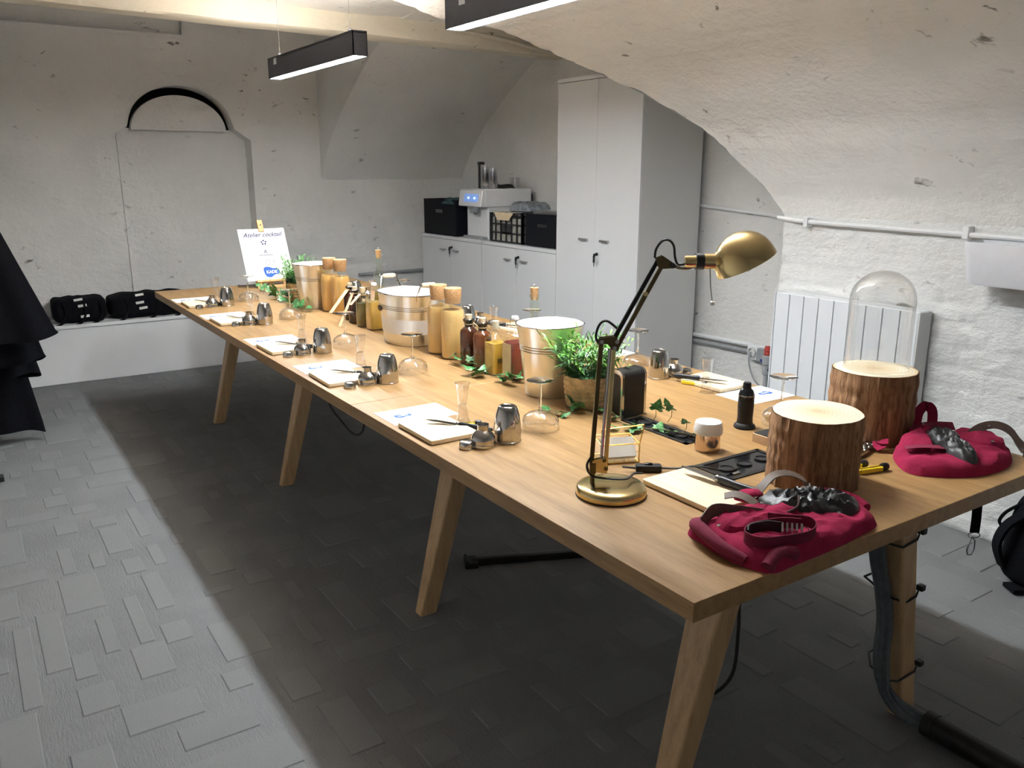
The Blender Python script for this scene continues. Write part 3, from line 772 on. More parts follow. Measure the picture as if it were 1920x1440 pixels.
# ================================================================== BUCKETS, BOTTLES, PLANTS
def ring(r, z, th, n=48, sx=1, sy=1):
    return M().tube([(r * sx * cos(a), r * sy * sin(a), z) for a in [2 * pi * i / n for i in range(n)]], th, 6, closed=True)
def bucket(label, x, y):
    t = thing('ice_bucket', label, 'bucket', (x, y, TZ), 0, 'round steel ice buckets')
    q = M(); q.lathe([(.074, 0), (.078, .002), (.079, .010), (.0835, .05), (.091, .11), (.0975, .165), (.107, .222), (.1105, .232)], 48, cap1=False); obj('shell', q, 'galvanised', t)
    q = M(); q.lathe([(.1100, .2315), (.1060, .2315), (.1005, .205), (.098, .196)], 48, cap0=False, cap1=False); obj('inner_wall', q, 'zinc_inside', t)
    q = M(); q.lathe([(.1015, .2145), (.0, .2145)], 48, cap0=False, cap1=False); obj('insert', q, 'zinc_inside', t)
    obj('rolled_rim', ring(.1103, .233, .0022), 'steel', t)
    for z in (.150, .158, .166): obj('band', ring(.0962 + (z - .15) * .14, z, .0013), 'groove', t)
    return t
bucket('round steel ice bucket next to the near potted grass', .602, 1.247)
bucket('round steel ice bucket at the far end by the juice carafes', .600, 3.365)
# oval tub with handles
t = thing('oval_tub', 'large oval galvanised tub with wooden grip handles', 'tub', (.605, 2.268, TZ), 0)
SX, SY = .70, 1.0
q = M(); q.lathe([(.135, 0), (.139, .003), (.142, .02), (.151, .10), (.160, .16), (.166, .208), (.168, .213)], 64, sx=SX, sy=SY, cap1=False); obj('shell', q, 'galvanised', t)
q = M(); q.lathe([(.1672, .2128), (.162, .2128), (.155, .14), (.148, .05), (.0, .045)], 64, sx=SX, sy=SY, cap0=False, cap1=False); obj('inner_wall', q, 'zinc_inside', t)
obj('rolled_rim', ring(.168, .214, .0028, 64, SX, SY), 'steel', t)
for z in (.150, .157, .164): obj('band', ring(.1585 + (z - .15) * .13, z, .0014, 64, SX, SY), 'groove', t)
for s in (-1, 1):
    h = M(); h.tube([(-.042, s * .158, .195), (-.048, s * .172, .215), (-.034, s * .185, .262), (.034, s * .185, .262), (.048, s * .172, .215), (.042, s * .158, .195)], .003, 6)
    hh = obj('handle', h, 'steel', t)
    g = M(); g.lathe([(.007, -.03), (.0095, -.02), (.0095, .02), (.007, .03)], 14, mtx=Matrix.Translation((0, s * .185, .262)) @ Matrix.Rotation(R(90), 4, 'Y')); obj('grip', g, 'pale_board', hh)
q = M(); q.lathe([(.0, 0), (.016, .001), (.017, .004), (.0, .006)], 18, cap0=False, cap1=False, sx=.75, sy=1.25, mtx=Matrix.Translation((-.108, .045, .148)) @ Matrix.Rotation(R(-90), 4, 'Y')); obj('medallion', q, 'leather_brown', t)

def carafe(label, x, y, mat):
    t = thing('juice_carafe', label, 'carafe', (x, y, TZ), 0, 'corked carafes of juice')
    q = M(); q.lathe([(.040, 0), (.044, .003), (.0465, .02), (.0468, .165), (.0445, .180), (.037, .203), (.0330, .214), (.0325, .234), (.034, .238)], 36, cap1=False); obj('glass_body', q, 'clear_glass', t)
    q = M(); q.lathe([(.039, .004), (.0435, .008), (.0455, .022), (.0458, .164), (.0436, .180), (.0405, .189), (.0, .1895)], 36, cap1=False); obj('juice', q, mat, t)
    q = M(); q.lathe([(.0305, .216), (.0318, .236), (.0330, .240), (.0345, .270), (.0335, .274), (.0, .275)], 32, cap1=False); obj('stopper', q, 'cork', t)
    return t
carafe('right one of the two juice carafes beside the oval tub', .600, 1.878, 'juice_light')
carafe('left one of the two juice carafes beside the oval tub', .600, 1.992, 'juice_light')
carafe('right one of the two juice carafes at the far bucket', .640, 3.10, 'juice')
carafe('left one of the two juice carafes at the far bucket', .625, 3.205, 'juice')

def cork_tag(t, z, ln, ang, tilt, w=.018):
    q = M(); d = Vector((cos(ang) * cos(tilt), sin(ang) * cos(tilt), sin(tilt))); side = Vector((-sin(ang), cos(ang), 0))
    p0 = Vector((cos(ang) * .016, sin(ang) * .016, z))
    q.ribbon([p0 + d * ln * k / 4 for k in range(5)], w, .0006, side); obj('paper_tag', q, 'kraft', t)
def bottle(label, x, y, mat, h=.135, r=.034, square=False, cork='pale_cork', neck=.012, tagspec=None, liquid=None, glass='clear_glass', swing=False, rz=0):
    t = thing('syrup_bottle', label, 'bottle', (x, y, TZ), rz, 'small syrup bottles along the table middle')
    n = 4 if square else 32; k = 1.38 if square else 1.0; off = R(45) if square else 0
    mtx = Matrix.Rotation(off, 4, 'Z')
    prof = [(r * .9 * k, 0), (r * k, .004), (r * k, h * .90), (r * .93 * k, h * .985), (r * .66 * k, h * 1.05), (neck * 1.15, h * 1.09), (neck, h * 1.12), (neck, h * 1.24), (neck * 1.25, h * 1.25), (neck * 1.25, h * 1.29), (neck * .8, h * 1.29)]
    if square:
        q = M()
        def ringpts(rr, z, sq):
            pts = []
            for i in range(32):
                a = 2 * pi * i / 32 + pi / 32; c, s_ = cos(a), sin(a)
                m_ = max(abs(c), abs(s_)); f_ = (1 / (abs(c) ** 8 + abs(s_) ** 8) ** (1 / 8)) * sq + (1 - sq)
                pts.append((rr * c * f_, rr * s_ * f_, z))
            return pts
        rows = [ringpts(r_ / k if i < 4 else r_ / (k if i < 5 else 1), z, 1 if i < 3 else .8 if i == 3 else .4 if i == 4 else 0) for i, (r_, z) in enumerate(prof)]
        vs = [p for row in rows for p in row]
        fs = [(a * 32 + i, a * 32 + (i + 1) % 32, (a + 1) * 32 + (i + 1) % 32, (a + 1) * 32 + i) for a in range(len(rows) - 1) for i in range(32)] + [tuple(reversed(range(32)))]
        q.add(vs, fs, True)
        obj('glass_body', q, glass if liquid else mat, t, bevel=0)
        if liquid:
            q2 = M(); lr = [ringpts(r * .93, z, 1) for z in (.005, h * .85)] + [ringpts(.001, h * .851, 0)]
            q2.add([p for row in lr for p in row], [(a * 32 + i, a * 32 + (i + 1) % 32, (a + 1) * 32 + (i + 1) % 32, (a + 1) * 32 + i) for a in range(2) for i in range(32)] + [tuple(reversed(range(32)))], True); obj('syrup', q2, liquid, t)
    else:
        q = M(); q.lathe(prof, n, cap1=False); obj('glass_body', q, glass if liquid else mat, t)
        if liquid:
            q = M(); q.lathe([(r * .85, .004), (r * .94, .008), (r * .94, h * .86), (0, h * .865)], n, cap1=False); obj('syrup', q, liquid, t)
    if cork:
        q = M(); q.lathe([(neck * .85, h * 1.22), (neck * 1.0, h * 1.30), (neck * 1.05, h * 1.42), (0, h * 1.425)], 18, cap1=False); obj('stopper', q, cork, t)
    if swing:
        q = M(); q.lathe([(neck * 1.1, h * 1.345), (neck * 1.2, h * 1.38), (neck * .9, h * 1.43), (0, h * 1.44)], 18, cap1=False); obj('swing_cap', q, 'white_plastic', t)
        q = M()
        for s in (-1, 1): q.tube([(s * neck * 1.3, 0, h * 1.40), (s * neck * 1.6, .002, h * 1.28), (s * neck * 1.15, .008, h * 1.17)], .0012, 5)
        obj('wire_clip', q, 'steel', t)
    if mat.startswith('amber'):
        q = M(); q.lathe([(neck * 1.25, h * 1.09), (neck * 1.3, h * 1.18), (neck * 1.75, h * 1.285), (neck * 1.5, h * 1.30), (neck * 1.05, h * 1.25)], 26, cap0=False, cap1=False, wob=lambda a, z: 1 + .12 * sin(a * 7) * (z > h * 1.2)); obj('wax_collar', q, 'black_gloss', t)
    if tagspec:
        q = ring(neck * 1.36, h * 1.16, .0016, 20); obj('twine', q, 'twine', t)
        cork_tag(t, h * 1.2, *tagspec)
    return t
bottle('left amber bottle with pale cork and black collar by the carafes', .590, 1.742, 'amber_dark', tagspec=(.05, R(-30), R(-40)))
bottle('right amber bottle with pale cork beside the yellow bottle', .594, 1.652, 'amber_mid', tagspec=(.045, R(-20), R(-55)))
yb = bottle('square bottle of yellow syrup with dark label mark', .600, 1.570, 'green_glass', r=.033, square=True, liquid='syrup_yellow', cork='cream_paint')
q = M(); q.box(-.015, .015, -.0345, -.0338, .045, .062); obj('label_mark', q, 'syrup_olive', yb)
sb = bottle('square swing top bottle of red syrup with beige label', .618, 1.474, 'green_glass', h=.155, r=.033, square=True, liquid='syrup_red', cork=None, swing=True)
q = M(); q.box(-.0345, -.0338, -.026, .028, .012, .128); obj('paper_label', q, 'ivory_label', sb)
tall = thing('tall_bottle', 'tall slim clear bottle with ringed cork behind the near bucket', 'bottle', (.735, 1.525, TZ), 0, 'slim corked bottles')
def slim(t):
    q = M(); q.lathe([(.030, 0), (.033, .003), (.033, .15), (.028, .175), (.017, .20), (.0165, .27), (.019, .272), (.019, .28), (.014, .281)], 28, cap1=False); obj('glass_body', q, 'green_glass', t)
    q = M(); q.lathe([(.028, .004), (.031, .007), (.031, .09), (0, .091)], 28, cap1=False); obj('liquid', q, 'syrup_olive', t)
    q = M(); q.lathe([(.0125, .262), (.014, .285), (.0155, .305), (.0, .306)], 18, cap1=False); obj('stopper', q, 'cork', t)
    q = M(); q.tube([(.005 * cos(a), 0, .311 + .005 * sin(a)) for a in [2 * pi * i / 14 for i in range(14)]], .0012, 5, closed=True); obj('ring_pull', q, 'steel_dark', t)
slim(tall)
dup(tall, (.88, 3.16, TZ), 0, 'tall slim corked bottle behind the oval tub handle')
bottle('dark red bottle with long kraft tag by the far carafes', .612, 2.915, 'amber_dark', h=.125, r=.033, tagspec=(.16, R(205), R(-38), .022))
bottle('dark brown bottle with thin kraft tag left of the oval tub', .594, 2.815, 'amber_dark', h=.122, r=.033, tagspec=(.19, R(215), R(-48), .014))
bottle('olive bottle with short kraft tag left of the oval tub', .586, 2.705, 'syrup_olive', h=.128, r=.033, tagspec=(.075, R(200), R(-35), .016), liquid='syrup_olive', glass='green_glass')
bottle('yellow swing top bottle touching the oval tub', .60, 2.605, 'green_glass', h=.150, r=.034, square=True, liquid='syrup_yellow', cork=None, swing=True, tagspec=(.045, R(230), R(-70)))

def grass_plant(label, x, y, n, seed, pot=True):
    r_ = random.Random(seed)
    t = thing('potted_grass', label, 'plant', (x, y, TZ), 0, 'artificial grass plants in wicker pots')
    q = M(); q.lathe([(.060, 0), (.064, .004)] + [(.065 + .0085 * k / 12 + (.0016 if k % 2 else -.0012), .008 + .088 * k / 12) for k in range(13)] + [(.0735, .099), (.071, .101), (.066, .095), (.06, .085), (0, .085)], 40, cap1=False, wob=lambda a, z: 1 + .025 * sin(a * 11 + z * 90) * (z > .004)); obj('wicker_pot', q, 'wicker', t)
    parts_ = {'leaf_bright': M(), 'leaf_dark': M(), 'grass_light': M()}
    for _ in range(n):
        a = r_.uniform(0, 2 * pi); rr = .05 * sqrt(r_.random()); H_ = r_.uniform(.06, .150); ln_ = r_.uniform(.2, 1.0) * .075 * (.4 + rr / .05)
        b0 = Vector((rr * cos(a), rr * sin(a), .085)); tip = b0 + Vector((ln_ * cos(a), ln_ * sin(a), H_))
        nl = 9
        for k in range(nl):
            s_ = .15 + .85 * k / (nl - 1); p = b0.lerp(tip, s_) + Vector((0, 0, .012 * s_ * (1 - s_)))
            a2 = a + r_.uniform(-2.2, 2.2) * (1.15 - s_ * .6); el = r_.uniform(-.35, 1.0) if k < nl - 1 else r_.uniform(.5, 1.2)
            L_ = r_.uniform(.026, .050) * (1.15 - .3 * s_); d = Vector((cos(a2) * cos(el), sin(a2) * cos(el), sin(el))); sd = Vector((-sin(a2), cos(a2), r_.uniform(-.5, .5))).normalized(); wd = r_.uniform(.0024, .0042)
            q1 = p + d * L_ * .45 + Vector((0, 0, .002)); q2 = p + d * L_ + Vector((0, 0, -.006))
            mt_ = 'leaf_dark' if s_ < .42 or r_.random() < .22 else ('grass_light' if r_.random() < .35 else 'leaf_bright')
            parts_[mt_].add([p - sd * wd * .3, p + sd * wd * .3, q1 + sd * wd, q1 - sd * wd, q2], [(0, 1, 2, 3), (3, 2, 4)], True)
    for mt_, g in parts_.items():
        o = obj('foliage', g, mt_, t); o['kind'] = 'stuff'
    q = M(); q.lathe([(.0655, .088), (0, .09)], 20, cap0=False, cap1=False); obj('moss', q, 'leaf_dark', t)
    return t
grass_plant('bushy green grass in wicker pot behind the desk lamp', .612, 1.062, 130, 3)
grass_plant('bushy green grass in wicker pot between easel and far bucket', .62, 3.645, 120, 4)

# ivy garlands
lf = M(); half = [(0, 0), (.010, -.004), (.017, .001), (.012, .008), (.019, .014), (.010, .016), (.007, .024), (0, .034)]
vs = [(0, .012, 0)] + [(x, y, -.0035 * abs(x) / .019 + .002 * sin(y * 200)) for x, y in half] + [(-x, y, -.0035 * abs(x) / .019 - .002 * sin(y * 170)) for x, y in reversed(half[1:-1])]
lf.add(vs, [(0, i, i % 14 + 1) for i in range(1, 15)], True)
ivy_me = lf.mesh('ivy_leaf'); ivy_me.materials.append(MATS['ivy'])
def garland(label, vine, leaves, seed):
    r_ = random.Random(seed); t = thing('ivy_garland', label, 'garland', (0, 0, 0), 0, 'ivy strands on the table')
    for v in vine:
        q = M(); q.tube(spline([(x, y, max(TZ + .002, z)) for x, y, z in v], 24), .0013, 5); obj('vine', q, 'vine', t)
    for (x, y, z, sc, rz, tx) in leaves:
        o = obj('leaf', ivy_me, 'ivy', t, (x, y, z)); o.rotation_euler = (tx, r_.uniform(-.35, .35), rz); o.scale = (sc,) * 3
        if z > TZ + .03:
            q = M(); q.tube([(x, y, z + .002), (x + .004, y + .004, (z + TZ) / 2), (x - .004, y + .012, TZ + .004)], .0009, 5); obj('leaf_stalk', q, 'vine', t)
r2 = random.Random(11)
near_leaves = [(.652, .795, .785, 1.25, 2.4, 1.15), (.69, .77, .785, 1.3, 1.6, 1.0), (.655, .675, .775, 1.0, 2.0, .6), (.64, .635, .757, 1.4, 3.4, .5), (.655, .605, .75, 1.2, 4.2, .35),
               (.462, 1.055, .752, 1.15, .6, .5), (.480, 1.025, .748, 1.0, 2.6, .4), (.468, 1.0, .747, .9, 4.1, .3),
               (.560, 1.045, .765, 1.5, 1.0, .6), (.545, 1.015, .76, 1.3, 2.6, .5), (.528, 1.035, .752, 1.1, 4.4, .4), (.575, .985, .750, 1.1, 3.4, .3), (.60, .965, .75, 1.0, .4, .4),
               (.555, .80, .752, 1.3, 2.8, .4), (.535, .775, .75, 1.35, 4.4, .3), (.575, .765, .752, 1.1, .9, .4), (.525, .82, .75, 1.0, 1.8, .3), (.605, .735, .75, 1.1, 5.3, .35), (.625, .70, .75, 1.0, 2.2, .3),
               (.590, .905, .755, 1.0, 2.0, .5), (.566, .89, .75, .9, 3.9, .3)]
garland('ivy strand around the wicker pot and black napkin holder', [[(.46, 1.06, .75), (.50, 1.02, .745), (.55, .98, .745), (.56, .92, .745), (.57, .85, .747), (.56, .79, .745), (.60, .74, .75), (.64, .68, .748), (.65, .61, .747)], [(.50, 1.02, .745), (.53, 1.05, .75), (.58, 1.0, .745), (.60, .96, .745)]], near_leaves, 1)
mid_leaves = [(.545 + .018 * k + r2.uniform(-.012, .012), 1.79 - .052 * k + r2.uniform(-.02, .02), TZ + .012 + r2.uniform(0, .022), r2.uniform(.9, 1.45), r2.uniform(0, 6.3), r2.uniform(.1, .8)) for k in range(3)] + \
             [(.535 + r2.uniform(-.03, .03), 1.60 + r2.uniform(-.06, .06), TZ + .010 + r2.uniform(0, .02), r2.uniform(1.0, 1.6), r2.uniform(0, 6.3), r2.uniform(.1, .7)) for k in range(9)] + \
             [(.575 + r2.uniform(-.03, .035), 1.42 + r2.uniform(-.05, .04), TZ + .010 + r2.uniform(0, .02), r2.uniform(.8, 1.3), r2.uniform(0, 6.3), r2.uniform(.1, .7)) for k in range(9)]
garland('ivy strand at the foot of the amber and red bottles', [[(.545, 1.80, .745), (.54, 1.72, .75), (.53, 1.62, .745), (.545, 1.54, .748), (.57, 1.45, .745), (.60, 1.38, .745)]], mid_leaves, 2)
far_leaves = [(x + r2.uniform(-.02, .02), y + r2.uniform(-.02, .02), TZ + .012 + r2.uniform(0, .045 if y > 3.6 else .02), r2.uniform(1.0, 1.7), r2.uniform(0, 6.3), r2.uniform(.1, .9))
              for (x, y) in ((.56, 4.12), (.54, 4.05), (.53, 3.98), (.52, 3.90), (.55, 3.88), (.51, 3.82), (.53, 3.76), (.50, 3.74), (.52, 3.68), (.55, 3.72), (.49, 3.64), (.51, 3.60), (.50, 3.52), (.52, 3.48), (.49, 3.45), (.50, 3.38), (.47, 3.34), (.47, 3.27), (.58, 3.92), (.60, 3.80), (.57, 4.0), (.52, 4.08), (.48, 3.30), (.55, 3.62), (.56, 3.80), (.50, 3.22), (.66, 3.30), (.67, 3.26))]
garland('ivy strand winding from the easel past the far bucket', [[(.56, 4.13, .75), (.53, 3.95, .76), (.51, 3.78, .75), (.50, 3.6, .748), (.49, 3.45, .745), (.46, 3.3, .745), (.49, 3.2, .745)]], far_leaves, 3)

# napkin dispenser
t = thing('napkin_dispenser', 'black napkin dispenser with chrome edged front', 'dispenser', (.605, .887, TZ))
def arch_prof(w, h, r, n=7):
    pl = [(0, 0), (w, 0)]
    pl += [(w - r + r * cos(R(90 * i / n)), h - r + r * sin(R(90 * i / n))) for i in range(n + 1)]
    pl += [(r - r * sin(R(90 * i / n)), h - r + r * cos(R(90 * i / n))) for i in range(n + 1)]
    return pl
rotm = Matrix(((0, 0, 1, 0), (1, 0, 0, 0), (0, 1, 0, 0), (0, 0, 0, 1)))   # profile in y-z, extruded along x
q = M(); q.prism(arch_prof(.068, .142, .022), .006, .084, rotm); obj('body', q, 'black_satin', t, bevel=.003)
for x0 in (-.002, .084):
    o_, i_ = arch_prof(.068, .144, .022), [(y * .78 + .0075, z * .86 + .008) for y, z in arch_prof(.068, .144, .022)]
    n = len(o_); q = M()
    q.add([(x0, y, z) for y, z in o_] + [(x0, y, z) for y, z in i_] + [(x0 + .008, y, z) for y, z in o_] + [(x0 + .008, y, z) for y, z in i_],
          [f_ for i in range(n) for j in ((i + 1) % n,) for f_ in ((i, j, n + j, n + i), (2 * n + j, 2 * n + i, 3 * n + i, 3 * n + j), (j, i, 2 * n + i, 2 * n + j), (n + i, n + j, 3 * n + j, 3 * n + i))])
    obj('chrome_frame', q, 'steel', t)
q = M(); q.box(.002, .007, .012, .056, .01, .128); obj('napkin_slot', q, 'black_paint', t)
q = M(); q.box(-.004, .094, -.004, .072, 0, .004); obj('base_plate', q, 'steel_dark', t)

# gold wire card holder with cards
t = thing('card_holder', 'gold wire card holder with a stack of white cards', 'card holder', (.305, .617, TZ), R(-22))
W_, D_ = .098, .075
P_ = dict(fl=(0, 0, .002), fr=(W_, 0, .002), bl=(0, D_, .002), br=(W_, D_, .002), ml=(-.004, .028, .060), mr=(W_ + .004, .028, .060), tl=(.0, .004, .090), tr=(W_ + .012, .004, .096), ul=(0, D_, .052), ur=(W_, D_, .052), fml=(0, -.002, .05), fmr=(W_, -.002, .05))
q = M()
for a, b_ in (('fl', 'fr'), ('bl', 'br'), ('fl', 'bl'), ('fr', 'br'), ('fl', 'fml'), ('fr', 'fmr'), ('fml', 'tl'), ('fmr', 'tr'), ('tl', 'tr'), ('bl', 'ul'), ('br', 'ur'), ('ul', 'ur'), ('ul', 'fml'), ('ur', 'fmr'), ('fml', 'fmr')): q.tube([P_[a], P_[b_]], .0017, 6)
obj('wire_frame', q, 'gold_wire', t)
q = M(); q.add([P_['fl'], P_['fr'], P_['br'], P_['bl']], [(0, 1, 2, 3)]); q.add([P_['fr'], P_['br'], P_['ur'], P_['fmr']], [(0, 1, 2, 3)]); q.add([P_['fl'], P_['bl'], P_['ul'], P_['fml']], [(0, 1, 2, 3)]); obj('glass_pane', q, 'clear_glass', t)
q = M(); mt = Matrix.Translation((.006, .012, .008)) @ Matrix.Rotation(R(52), 4, 'X'); q.box(0, .085, 0, .052, 0, .016, mt); obj('cards', q, 'card_white', t)

# desk lamp in brass
dl = thing('desk_lamp', 'brass articulated desk lamp with dome shade', 'desk lamp', (.203, .459, TZ), atan2(-.5515, .8342))
q = M(); q.lathe([(.076, 0), (.080, .002), (.0805, .010), (.0785, .017), (.073, .0215), (.060, .0240), (.02, .0262), (0, .0265)], 56, cap1=False); obj('base', q, 'brass', dl)
q = M(); q.lathe([(.0795, 0), (.0805, .001), (.0805, .003), (.079, .004)], 56, cap0=True, cap1=False); obj('base_pad', q, 'rubber', dl)
q = M(); q.tube([(-.043, 0, .022), (-.043, 0, .062)], .0055, 12); q.box(-.050, -.036, -.009, .009, .05, .075); obj('post', q, 'brass_dark', dl, bevel=.001)
q = M()
for s in (-1, 1): q.prism([(-.052, .055), (-.012, .05), (-.008, .062), (-.014, .088), (-.044, .080)], s * .0065 - .001, s * .0065 + .001, Matrix.Rotation(R(90), 4, 'X'))
br_ = obj('lower_bracket', q, 'brass', dl)
q = M()
for (x, z) in ((-.045, .068), (-.014, .062), (-.018, .082)): q.lathe([(.0045, -.010), (.0045, .010)], 10, mtx=Matrix.Translation((x, 0, z)) @ Matrix.Rotation(R(90), 4, 'X'))
obj('bolt', q, 'brass_dark', br_)
for a, b_, nm in (((-.046, 0, .066), (-.031, 0, .350), 'lower_rod'), ((-.014, 0, .06), (-.004, 0, .338), 'lower_rod')):
    q = M()
    q.ribbon([a, b_], .008, .010, (0, 1, 0)); obj(nm, q, 'brass_dark' if a[0] < -.03 else 'brass', dl, bevel=.0015)
q = M(); q.tube([(-.024, 0, .08), (-.012, .0, .335)], .0035, 8); obj('spring', q, 'steel_dark', dl)
q = M()
for s in (-1, 1): q.prism([(-.040, .348), (-.034, .360), (-.002, .364), (.006, .352), (.004, .332), (-.008, .334), (-.018, .346)], s * .007 - .001, s * .007 + .001, Matrix.Rotation(R(90), 4, 'X'))
br_ = obj('elbow', q, 'brass_dark', dl)
q = M()
for (x, z) in ((-.031, .352), (-.003, .338), (.002, .352)): q.lathe([(.0045, -.011), (.0045, .011)], 10, mtx=Matrix.Translation((x, 0, z)) @ Matrix.Rotation(R(90), 4, 'X'))
obj('bolt', q, 'steel_dark', br_)
for dx, dz, mt in ((-.003, .003, 'black_satin'), (.010, -.004, 'brass_dark')):
    q = M(); q.ribbon([(-.008 + dx, 0, .340 + dz), (.087 + dx * .9, 0, .525 + dz)], .009, .009, (0, 1, 0)); obj('upper_rod', q, mt, dl, bevel=.0015)
q = M(); q.tube([(.022, .0, .375), (.058, .0, .452)], .0035, 8); q.lathe([(.005, -.008), (.005, .008)], 10, mtx=Matrix.Translation((.060, 0, .455)) @ Matrix.Rotation(R(90), 4, 'X')); obj('spring', q, 'brass', dl)
q = M()
for s in (-1, 1): q.prism([(.078, .530), (.092, .536), (.118, .519), (.116, .509), (.092, .508), (.084, .512)], s * .006 - .001, s * .006 + .001, Matrix.Rotation(R(90), 4, 'X'))
obj('head_bracket', q, 'brass_dark', dl)
q = M(); q.lathe([(.006, -.012), (.006, .012)], 12, mtx=Matrix.Translation((.114, 0, .515)) @ Matrix.Rotation(R(90), 4, 'X')); obj('head_knob', q, 'black_paint', dl)
q = M(); q.tube(spline([(.118, 0, .513), (.135, .006, .508), (.155, .010, .508), (.178, .012, .516)], 12), .0035, 8); obj('fork', q, 'steel', dl)
q = M(); rx = Matrix.Rotation(R(90), 4, 'Y')
q.lathe([(.010, .140), (.0125, .142), (.0125, .162), (.0165, .166), (.0165, .203), (.0205, .206), (.0205, .218)], 24, mtx=Matrix.Translation((0, 0, .523)) @ rx, cap0=True); so = obj('socket', q, 'brass', dl)
q = M(); q.lathe([(.0175, .163), (.0175, .180)], 24, mtx=Matrix.Translation((0, 0, .523)) @ rx); obj('socket_band', q, 'black_paint', so)
q = M(); q.tube([(.175, .014, .528), (.177, .016, .505)], .004, 8); obj('wing_screw', q, 'black_paint', so)
# shade: hemisphere opening downwards to the right
shp = [(.0, .0), (.012, .001), (.024, .0045), (.036, .0105), (.048, .0205), (.057, .033), (.0630, .048), (.0660, .066), (.0664, .071), (.0655, .0715), (.0640, .066), (.0610, .049), (.0550, .0345), (.046, .0225), (.034, .0125), (.012, .0035), (0, .003)]
ax = Vector((.46, -.02, -.89)).normalized(); rot_ = Vector((0, 0, 1)).rotation_difference(ax).to_matrix().to_4x4()
q = M(); q.lathe(shp, 56, mtx=Matrix.Translation((.238, 0, .580)) @ rot_, cap0=False, cap1=False); obj('shade', q, 'brass', dl)
q = M(); q.lathe([(.012, .005), (.012, .03), (.022, .05), (.026, .064), (.02, .08), (0, .087)], 20, mtx=Matrix.Translation((.238, 0, .580)) @ rot_, cap1=False); obj('bulb', q, 'glass_bead', dl)
q = M(); q.tube([(.1945, 0, .508), (.198, 0, .47), (.2035, 0, .437)], .0013, 5); pc = obj('pull_cord', q, 'steel_dark', dl)
q = M(); q.lathe([(0, -.006), (.0055, -.003), (.0055, .003), (0, .006)], 12, (.204, 0, .434), cap0=False, cap1=False); obj('bead', q, 'glass_bead', pc)
q = M(); q.tube(spline([(.078, .006, .53), (.080, .006, .548), (.092, .006, .565), (.106, .006, .567), (.117, .006, .555), (.121, .006, .53), (.128, .006, .516), (.142, 0, .518)], 26), .0026, 6); obj('cord', q, 'rubber', dl)
q = M(); q.tube(spline([(-.030, .006, .338), (-.042, .006, .358), (-.036, .006, .385), (-.020, .006, .395), (.006, .006, .376)], 20), .0028, 6); obj('cord', q, 'rubber', dl)
q = M(); q.tube(spline([(-.046, -.004, .09), (-.056, -.004, .07), (-.050, -.004, .05), (-.03, -.006, .04), (.03, -.01, .038), (.055, .03, .036), (.078, .05, .030)], 24), .0028, 6); obj('cord', q, 'rubber', dl)
# in-line switch and lead
t = thing('cord_switch', 'black in-line switch on the desk lamp lead', 'switch', (.372, .519, TZ), R(-36))
q = M(); q.prism([(-.031, -.011), (.028, -.013), (.031, -.008), (.031, .008), (.028, .013), (-.031, .011)], .0, .017); obj('casing', q, 'black_satin', t, bevel=.003)
q = M(); q.box(-.010, .010, -.005, .005, .017, .021); obj('rocker', q, 'black_gloss', t, bevel=.002)
q = M(); q.tube(spline([(.318, .553, TZ + .012), (.343, .536, TZ + .009), (.35, .532, TZ + .009)], 8), .0028, 6); q.tube(spline([(.396, .503, TZ + .008), (.43, .478, TZ + .008), (.45, .45, TZ + .018), (.475, .424, TZ + .018), (.515, .400, TZ + .008), (.56, .40, TZ + .007)], 22), .0028, 6)
tag(obj('lamp_lead', q, 'rubber'), 'thin black lead from the cord switch into the wide tray', 'cable')

# steel shaker jar with frosted lid
t = thing('sugar_shaker', 'coppery steel shaker jar with frosted plastic lid', 'jar', (.612, .556, TZ))
q = M(); q.lathe([(.0300, 0), (.0325, .002), (.0325, .056), (.0315, .060)], 40, cap1=True); obj('jar_body', q, 'copper_steel', t)
q = M(); q.lathe([(.0365, .046), (.0372, .050), (.0372, .060), (.0350, .066), (.0350, .073), (.0330, .077), (.0, .078)], 40, cap1=False); obj('lid', q, 'white_plastic', t)
# black mills
for (x, y, lab) in ((.843, .634, 'black table mill standing left of the near log'), (.625, 3.84, 'slim black mill in the ivy before the easel')):
    t = thing('table_mill', lab, 'mill', (x, y, TZ), 0, 'black mills')
    q = M(); q.lathe([(.0290, 0), (.0305, .003), (.0290, .009), (.0225, .015), (.0212, .03), (.0225, .06), (.0222, .085), (.0205, .095)], 28, cap1=False); obj('mill_body', q, 'black_satin', t)
    q = M(); q.lathe([(.0222, .0855), (.0224, .096), (.0190, .108), (.0120, .116), (.0118, .128), (.0100, .1325), (0, .133)], 28, cap0=True, cap1=False); obj('mill_head', q, 'black_gloss', t)
    q = M(); q.lathe([(.0226, .0935), (.0230, .0955), (.0222, .0975)], 28, cap0=False, cap1=False); obj('mill_ring', q, 'steel_dark', t)
# small box behind the near log
t = thing('small_box', 'small kraft box with black lid peeping left of the near log', 'box', (.762, .478, TZ), R(0))
q = M(); q.box(0, .10, 0, .058, 0, .024); obj('carton', q, 'kraft', t, bevel=.001)
q = M(); q.box(.003, .097, .003, .055, .0242, .0262); obj('lid', q, 'black_paint', t)

